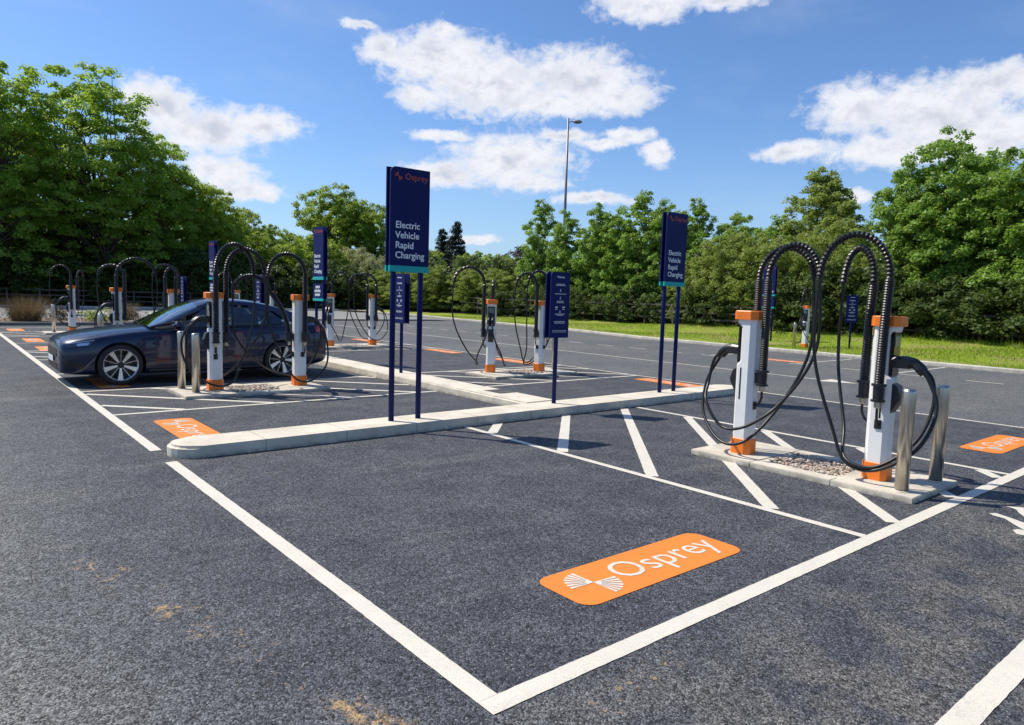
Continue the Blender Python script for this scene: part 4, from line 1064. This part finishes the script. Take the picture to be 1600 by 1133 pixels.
for x, y, s, sz, r, k, lab in [
 (31.6, 35.0, 1.05, 1.05, .2, 'slim1', 'slim dark maple at the open end of the maple row, near the lamp post'),
 (31.4, 32.3, .95, .93, 1.2, 'slim2', 'slim maple second in the row, under the lamp post'),
 (31.6, 29.8, .95, .96, 2.2, 'slim1', 'slim maple third in the row'),
 (31.4, 27.9, .95, .92, 3.2, 'slim2', 'slim maple fourth in the row beside the tallest of them'),
 (31.6, 26.0, 1.05, 1.02, 4.2, 'slim1', 'tallest slim maple left of the smaller Rapid sign'.replace('left of the smaller Rapid sign', 'beside the second navy sign')),
 (31.5, 24.3, .95, .95, 5.2, 'slim2', 'slim maple immediately behind the second navy sign'),
 (32.3, 22.6, .9, .93, .9, 'slim1', 'slim maple peeping above the second navy sign')]:
    put_tree(k, 'maple_tree', x, y, .4, s, sz, r, lab, 'tree', G2)
for x, y, k, s, sz, r, lab, mnm in [
 (33.6, 24.8, 'map1', .85, .80, 1.0, 'rounded tree filling the gap behind the slim maples', 'maple_tree'),
 (33.8, 30.5, 'map2', .95, .80, 2.0, 'rounded tree behind the slim maples near the lamp post', 'maple_tree'),
 (33.4, 20.6, 'map2', .80, .74, 2.7, 'rounded maple just past the second navy sign', 'maple_tree'),
 (33.8, 18.4, 'map1', .72, .72, .7, 'rounded maple between the second navy sign and the flowering chestnut', 'maple_tree'),
 (34.2, 16.4, 'chest', 1.0, .98, .3, 'tall flowering chestnut rising above its neighbours', 'chestnut_tree'),
 (33.2, 14.6, 'chest', .80, .76, 2.3, 'lower flowering chestnut over the big hose loops', 'chestnut_tree'),
 (31.8, 11.3, 'map2', .78, .85, 2.9, 'maple at the start of the big maple group, beside the open sky', 'maple_tree'),
 (32.2, 9.6, 'map1', 1.0, 1.07, 3.6, 'tallest full maple above the grass verge', 'maple_tree'),
 (31.8, 6.9, 'map2', .95, .92, .2, 'full maple next to the tallest one, its top level with the cloud', 'maple_tree'),
 (31.2, 4.3, 'map1', .95, .95, 5.1, 'full maple at the outer end above the grass verge', 'maple_tree'),
 (34.5, 1.5, 'map2', 1.0, .95, 1.1, 'maple beyond the end of the verge in view', 'maple_tree'),
 (35.5, 9.0, 'map2', .95, .95, 4.1, 'maple standing behind the tallest full maple', 'maple_tree')]:
    put_tree(k, mnm, x, y, .4, s, sz, r, lab)
G3 = 'hawthorn bushes behind the verge fence'
hx = [(31.2, 21.6, 'haw1', .75, .70), (30.9, 19.6, 'haw2', .85, .88), (30.8, 17.6, 'haw1', .9, .90), (30.6, 15.8, 'haw2', .85, .80), (30.8, 13.9, 'haw2', .9, .92), (30.8, 12.0, 'haw1', .85, .74),
 (30.6, 42.0, 'haw1', .85, .62), (30.5, 46.2, 'haw1', .95, .66), (30.2, 50.0, 'haw1', 1.0, .62), (30.3, 53.6, 'haw2', 1.0, .66), (30.8, 38.4, 'haw1', .8, .60)]
hl = ['small hawthorn beside the second navy sign posts', 'hawthorn with a cream blossom spray past the second navy sign', 'leafy hawthorn between the two blossoming ones', 'blossoming hawthorn behind the near hose loops',
 'blossoming hawthorn behind the lone verge charger', 'hawthorn next to the first big maple', 'low hawthorn above the middle chargers', 'low hawthorn under the twin conifers', 'dark low hawthorn beside the tallest sign', 'low blossoming bush behind the tallest sign posts', 'low hawthorn before the first slim maple']
for i, ((x, y, k, s, sz), lab) in enumerate(zip(hx, hl)): put_tree(k, 'hawthorn_bush', x, y, .35, s, sz, i*1.7, lab, 'bush', G3)
G4 = 'shady shrubs at the wood edge'
rr = random.Random(9); n_ = 0
def shrubs(pts, lab):
    for x, y, s in pts: put_tree('und', 'shady_shrub', x, y, .1, s, s*rr.uniform(.8, 1.1), rr.uniform(0, 6), lab, 'bush', G4+' '+lab[:12])
shrubs([(-8+i*3.2+rr.uniform(-.6, .6), 57.5+rr.uniform(-.5, 2.5), rr.uniform(1.1, 1.6)) for i in range(14)], 'dark shady shrub under the big sycamores behind the rail fence')
shrubs([(-6+i*4.5, 64+rr.uniform(-1, 3), rr.uniform(1.8, 2.3)) for i in range(5)], 'tall dark shrub deep under the big sycamores')
shrubs([(29.9+rr.uniform(-.3, .5), -3+i*1.75, rr.uniform(.8, 1.15)) for i in range(12)], 'dark shrub at the foot of the full maples')
shrubs([(30.3+rr.uniform(-.3, .6), 20+i*1.9, rr.uniform(.6, .85)) for i in range(10)], 'dark shrub at the foot of the slim maples')
shrubs([(33.0+rr.uniform(-.6, .6), 36+i*4.2, rr.uniform(1.2, 1.5)) for i in range(7)], 'dark shrub behind the low hawthorns')
def woodland():
    rng = np.random.default_rng(77)
    # reads as one mass behind the individual trees
    c1 = np.column_stack([rng.uniform(36, 44, 420), rng.uniform(-12, 40, 420), rng.uniform(.3, 5.2, 420)])
    c2 = np.column_stack([rng.uniform(-30, 30, 420), rng.uniform(72, 80, 420), rng.uniform(.3, 8., 420)])
    c3 = np.column_stack([rng.uniform(34, 75, 420), rng.uniform(80, 100, 420), rng.uniform(.3, 5., 420)])
    c4 = np.column_stack([rng.uniform(70, 80, 260), rng.uniform(20, 90, 260), rng.uniform(.3, 6., 260)])
    c = np.vstack([c1, c2, c3, c4]); me = leaf_cloud('woodland', c, rng.uniform(.9, 1.8, len(c)), 70, .36, M['leaf_maple'], rng, .7)
    tag(link('woodland', me, None), kind='stuff')
woodland()

# ------------------------------------------------------------------ lawn blades on the verge
def lawn():
    rng = np.random.default_rng(5); n = 60000
    y = 1.5+rng.random(n)**1.6*40; kx = np.interp(y, [p[1] for p in KL], [p[0] for p in KL]); dx = .18+rng.random(n)*7.6; x = kx+dx
    z = np.interp(dx, [.14, 1.5, 3.5, 6, 7.5, 10], [.10, .13, .22, .38, .46, .5])+.04*np.sin(y*.7+dx)
    h = .03+.05*rng.random(n)+.30*np.clip((dx-6.6)/1.2, 0, 1)*rng.random(n)**2; a = rng.random(n)*6.28; w = .012
    V = np.empty((n, 3, 3)); ca, sa = np.cos(a)*w, np.sin(a)*w
    V[:, 0] = np.column_stack([x-ca, y-sa, z-.01]); V[:, 1] = np.column_stack([x+ca, y+sa, z-.01]); V[:, 2] = np.column_stack([x+rng.normal(size=n)*.02, y+rng.normal(size=n)*.02, z+h])
    me = bpy.data.meshes.new('grass'); me.vertices.add(n*3); me.vertices.foreach_set('co', V.reshape(-1)); me.loops.add(n*3); me.loops.foreach_set('vertex_index', np.arange(n*3, dtype=np.int32))
    me.polygons.add(n); me.polygons.foreach_set('loop_start', np.arange(0, n*3, 3, dtype=np.int32)); me.polygons.foreach_set('loop_total', np.full(n, 3, np.int32)); me.update(calc_edges=True)
    me.materials.append(leaf_mat('grass_blade', (.17, .26, .015), (.32, .42, .035), (.42, .54, .04), .35, .5, 1.)); tag(link('grass', me, None), kind='stuff')
lawn()

# ------------------------------------------------------------------ rail fences
def rail_fence(pts, label, z=.4, h=1.15, rails=(.35, .7, 1.05)):
    t = empty('rail_fence', (*pts[0], z)); tag(t, label, 'fence')
    o = Vector((*pts[0], 0))
    P = []
    for a, b in zip(pts, pts[1:]):
        n = max(1, round((Vector(b)-Vector(a)).length/1.9))
        for i in range(n): P.append(Vector((*a, 0)).lerp(Vector((*b, 0)), i/n)-o)
    P.append(Vector((*pts[-1], 0))-o)
    for p in P:
        bm = bmesh.new(); box(bm, (p.x, p.y, h/2-.05), (.12, .12, h+.1), bev=.01); bmobj('post', bm, M['wood'], t)
    for a, b in zip(P, P[1:]):
        d = b-a; ang = math.atan2(d.y, d.x); nrm = Vector((-d.y, d.x, 0)).normalized()*.085
        for rz_ in rails:
            bm = bmesh.new(); box(bm, (0, 0, 0), (d.length-.004, .035, .085)); bmesh.ops.rotate(bm, verts=bm.verts, matrix=Matrix.Rotation(ang, 3, 'Z'))
            m_ = (a+b)/2+nrm; bmesh.ops.translate(bm, verts=bm.verts, vec=(m_.x, m_.y, rz_+.01*math.sin(a.x+a.y))); bmobj('rail', bm, M['wood'], t)
rail_fence([(29.6, 1), (29.7, 12), (29.8, 24), (29.9, 42)], 'weathered wooden post and rail fence at the back of the grass verge', .42)
rail_fence([(-14, 55.5), (6, 55.5), (22, 56.5)], 'weathered wooden post and rail fence under the big sycamores', .12)

# ------------------------------------------------------------------ planting bed and path behind the car park
def far_bed():
    sheet('planting_soil', [(-60, 30.66), (11.98, 30.66), (11.98, 35.2), (-60, 35.2)], .10, M['soil'])
    sheet('path', [(-60, 35.204), (24, 35.204), (24, 51), (-60, 51)], .075, M['path'])
    sheet('forest_floor', [(-60, 51.3), (27, 51.3), (27, 60), (-60, 60)], .08, mat('leaf_litter', (.10, .085, .045), .95, var=.5, vscale=2.))
    bm = bmesh.new(); box(bm, (-18, 51.15, .10), (84, .3, .22)); tag(bmobj('path_kerb', bm, M['kerbold']), kind='structure')
    rng = np.random.default_rng(31); r2 = random.Random(4)
    dry = leaf_mat('dry_grass_blade', (.14, .09, .04), (.28, .19, .10), (.2, .14, .06), .3, .6)
    def tuft(name, n, h, w, m, seed):
        g = np.random.default_rng(seed); a = g.random(n)*6.28; r = g.random(n)**.6*w*.35; lean = g.random(n)*.6*w
        base = np.column_stack([np.cos(a)*r, np.sin(a)*r, np.zeros(n)]); hh = h*(.6+.4*g.random(n)); b2 = a+g.normal(size=n)*.6
        tip = base+np.column_stack([np.cos(b2)*lean, np.sin(b2)*lean, hh]); q = a+1.57; ww = .010
        V = np.empty((n, 3, 3)); V[:, 0] = base-np.column_stack([np.cos(q)*ww, np.sin(q)*ww, 0*q]); V[:, 1] = base+np.column_stack([np.cos(q)*ww, np.sin(q)*ww, 0*q]); V[:, 2] = tip
        me = bpy.data.meshes.new(name); me.vertices.add(n*3); me.vertices.foreach_set('co', V.reshape(-1)); me.loops.add(n*3); me.loops.foreach_set('vertex_index', np.arange(n*3, dtype=np.int32))
        me.polygons.add(n); me.polygons.foreach_set('loop_start', np.arange(0, n*3, 3, dtype=np.int32)); me.polygons.foreach_set('loop_total', np.full(n, 3, np.int32)); me.update(calc_edges=True); me.materials.append(m); return me
    tm = tuft('grass_tuft', 900, 1.15, 1.5, dry, 1)
    for x, y, s, lab in ((1.3, 32.2, 1., 'tall dry ornamental grass clump near the farthest charger bollard'), (-2.4, 33., .8, 'dry ornamental grass clump at the outer end of the bed'), (5.0, 33.4, .75, 'brown grass clump behind the two far bollards'), (8.2, 32.6, .7, 'dry grass clump seen over the car bonnet')):
        t = link('ornamental_grass', tm, None); t.location = (x, y, .1); t.scale = (s, s, s); t.rotation_euler = (0, 0, x); tag(t, lab, 'plant', 'ornamental grasses in the bed')
    def low_shrub(m, seed, n=60, w=.6, h=.35, sz=.05):
        g = np.random.default_rng(seed); c = g.normal(size=(n, 3))*np.array([w*.45, w*.45, h*.35])+np.array([0, 0, h*.6]); c[:, 2] = np.abs(c[:, 2]); return leaf_cloud('low_shrub', c, np.full(n, .12), 26, sz, m, g, .8)
    heath = leaf_mat('heather_leaf', (.06, .035, .025), (.16, .11, .05), (.1, .07, .03), .2, .7)
    a_, b_ = low_shrub(M['leaf_bush'], 2, sz=.06), low_shrub(heath, 3)
    names = ['by the outer bed edge', 'right of the tall dry grass'.replace('right of', 'next to'), 'between charger and bollard', 'past the farthest charger', 'before the two far bollards', 'just behind the two far bollards', 'under the hose hoops', 'near the windscreen base', 'over the car bonnet', 'at the inner end of the bed']
    for i, nm in enumerate(names):
        x = -1.2+i*1.25; t = link('low_shrub', (a_, b_)[i % 2], None); s = r2.uniform(.8, 1.25); t.location = (x, 32.3+r2.uniform(-.6, 1.4), .1); t.scale = (s, s, s); t.rotation_euler = (0, 0, i)
        tag(t, ('small green shrub ' if i % 2 == 0 else 'low brown heather ')+nm, 'plant', 'low plants in the bed')
    for i, (x, y, s, nm) in enumerate([(5.8, 38.5, .5, 'long pale rock behind the far bollards'), (7.6, 37.5, .42, 'pale rock seen between the hose hoops'), (9.8, 38.5, .55, 'pale rock seen just over the car bonnet'), (11.5, 37.2, .4, 'pale rock close to the windscreen edge'), (3.9, 38., .35, 'small pale rock behind the farthest charger')]):
        bm = bmesh.new(); q = bmesh.ops.create_icosphere(bm, subdivisions=3, radius=s)
        for v in bm.verts: v.co *= 1+.22*math.sin(v.co.x*7+i)*math.cos(v.co.y*6+v.co.z*5)
        bmesh.ops.scale(bm, verts=bm.verts, vec=(1.9, 1.1, .55)); o = bmobj('garden_rock', bm, M['stone'], smooth=True, loc=(x, y, .12)); tag(o, nm, 'rock', 'pale rocks behind the bed')
far_bed()

# ------------------------------------------------------------------ lamp post
def lamp():
    x, y, h = 41.9, 43.6, 17.3
    t = empty('lamp_post', (x, y, 0)); tag(t, 'tall galvanised lamp post with one short arm, rising behind the slim maples', 'lamp post')
    bm = bmesh.new(); tube(bm, [(0, 0, 0), (0, 0, h*.5), (0, 0, h)], [.17, .13, .085], 12); bmobj('pole', bm, M['galv'], t, smooth=True)
    bm = bmesh.new(); tube(bm, [(0, 0, h-.35), (.3, -.25, h-.26), (.42, -.35, h-.25)], .035, 8); bmobj('arm', bm, M['galv'], t, smooth=True)
    bm = bmesh.new(); q = bmesh.ops.create_uvsphere(bm, u_segments=16, v_segments=10, radius=.3); bmesh.ops.scale(bm, verts=bm.verts, vec=(1.35, .8, .55)); bmesh.ops.rotate(bm, verts=bm.verts, matrix=Matrix.Rotation(R(-38), 3, 'Z'))
    bmesh.ops.translate(bm, verts=bm.verts, vec=(.62, -.52, h-.28)); bmobj('lamp_head', bm, mat('lamp_shell', (.30, .28, .25), .5), t, smooth=True)
lamp()
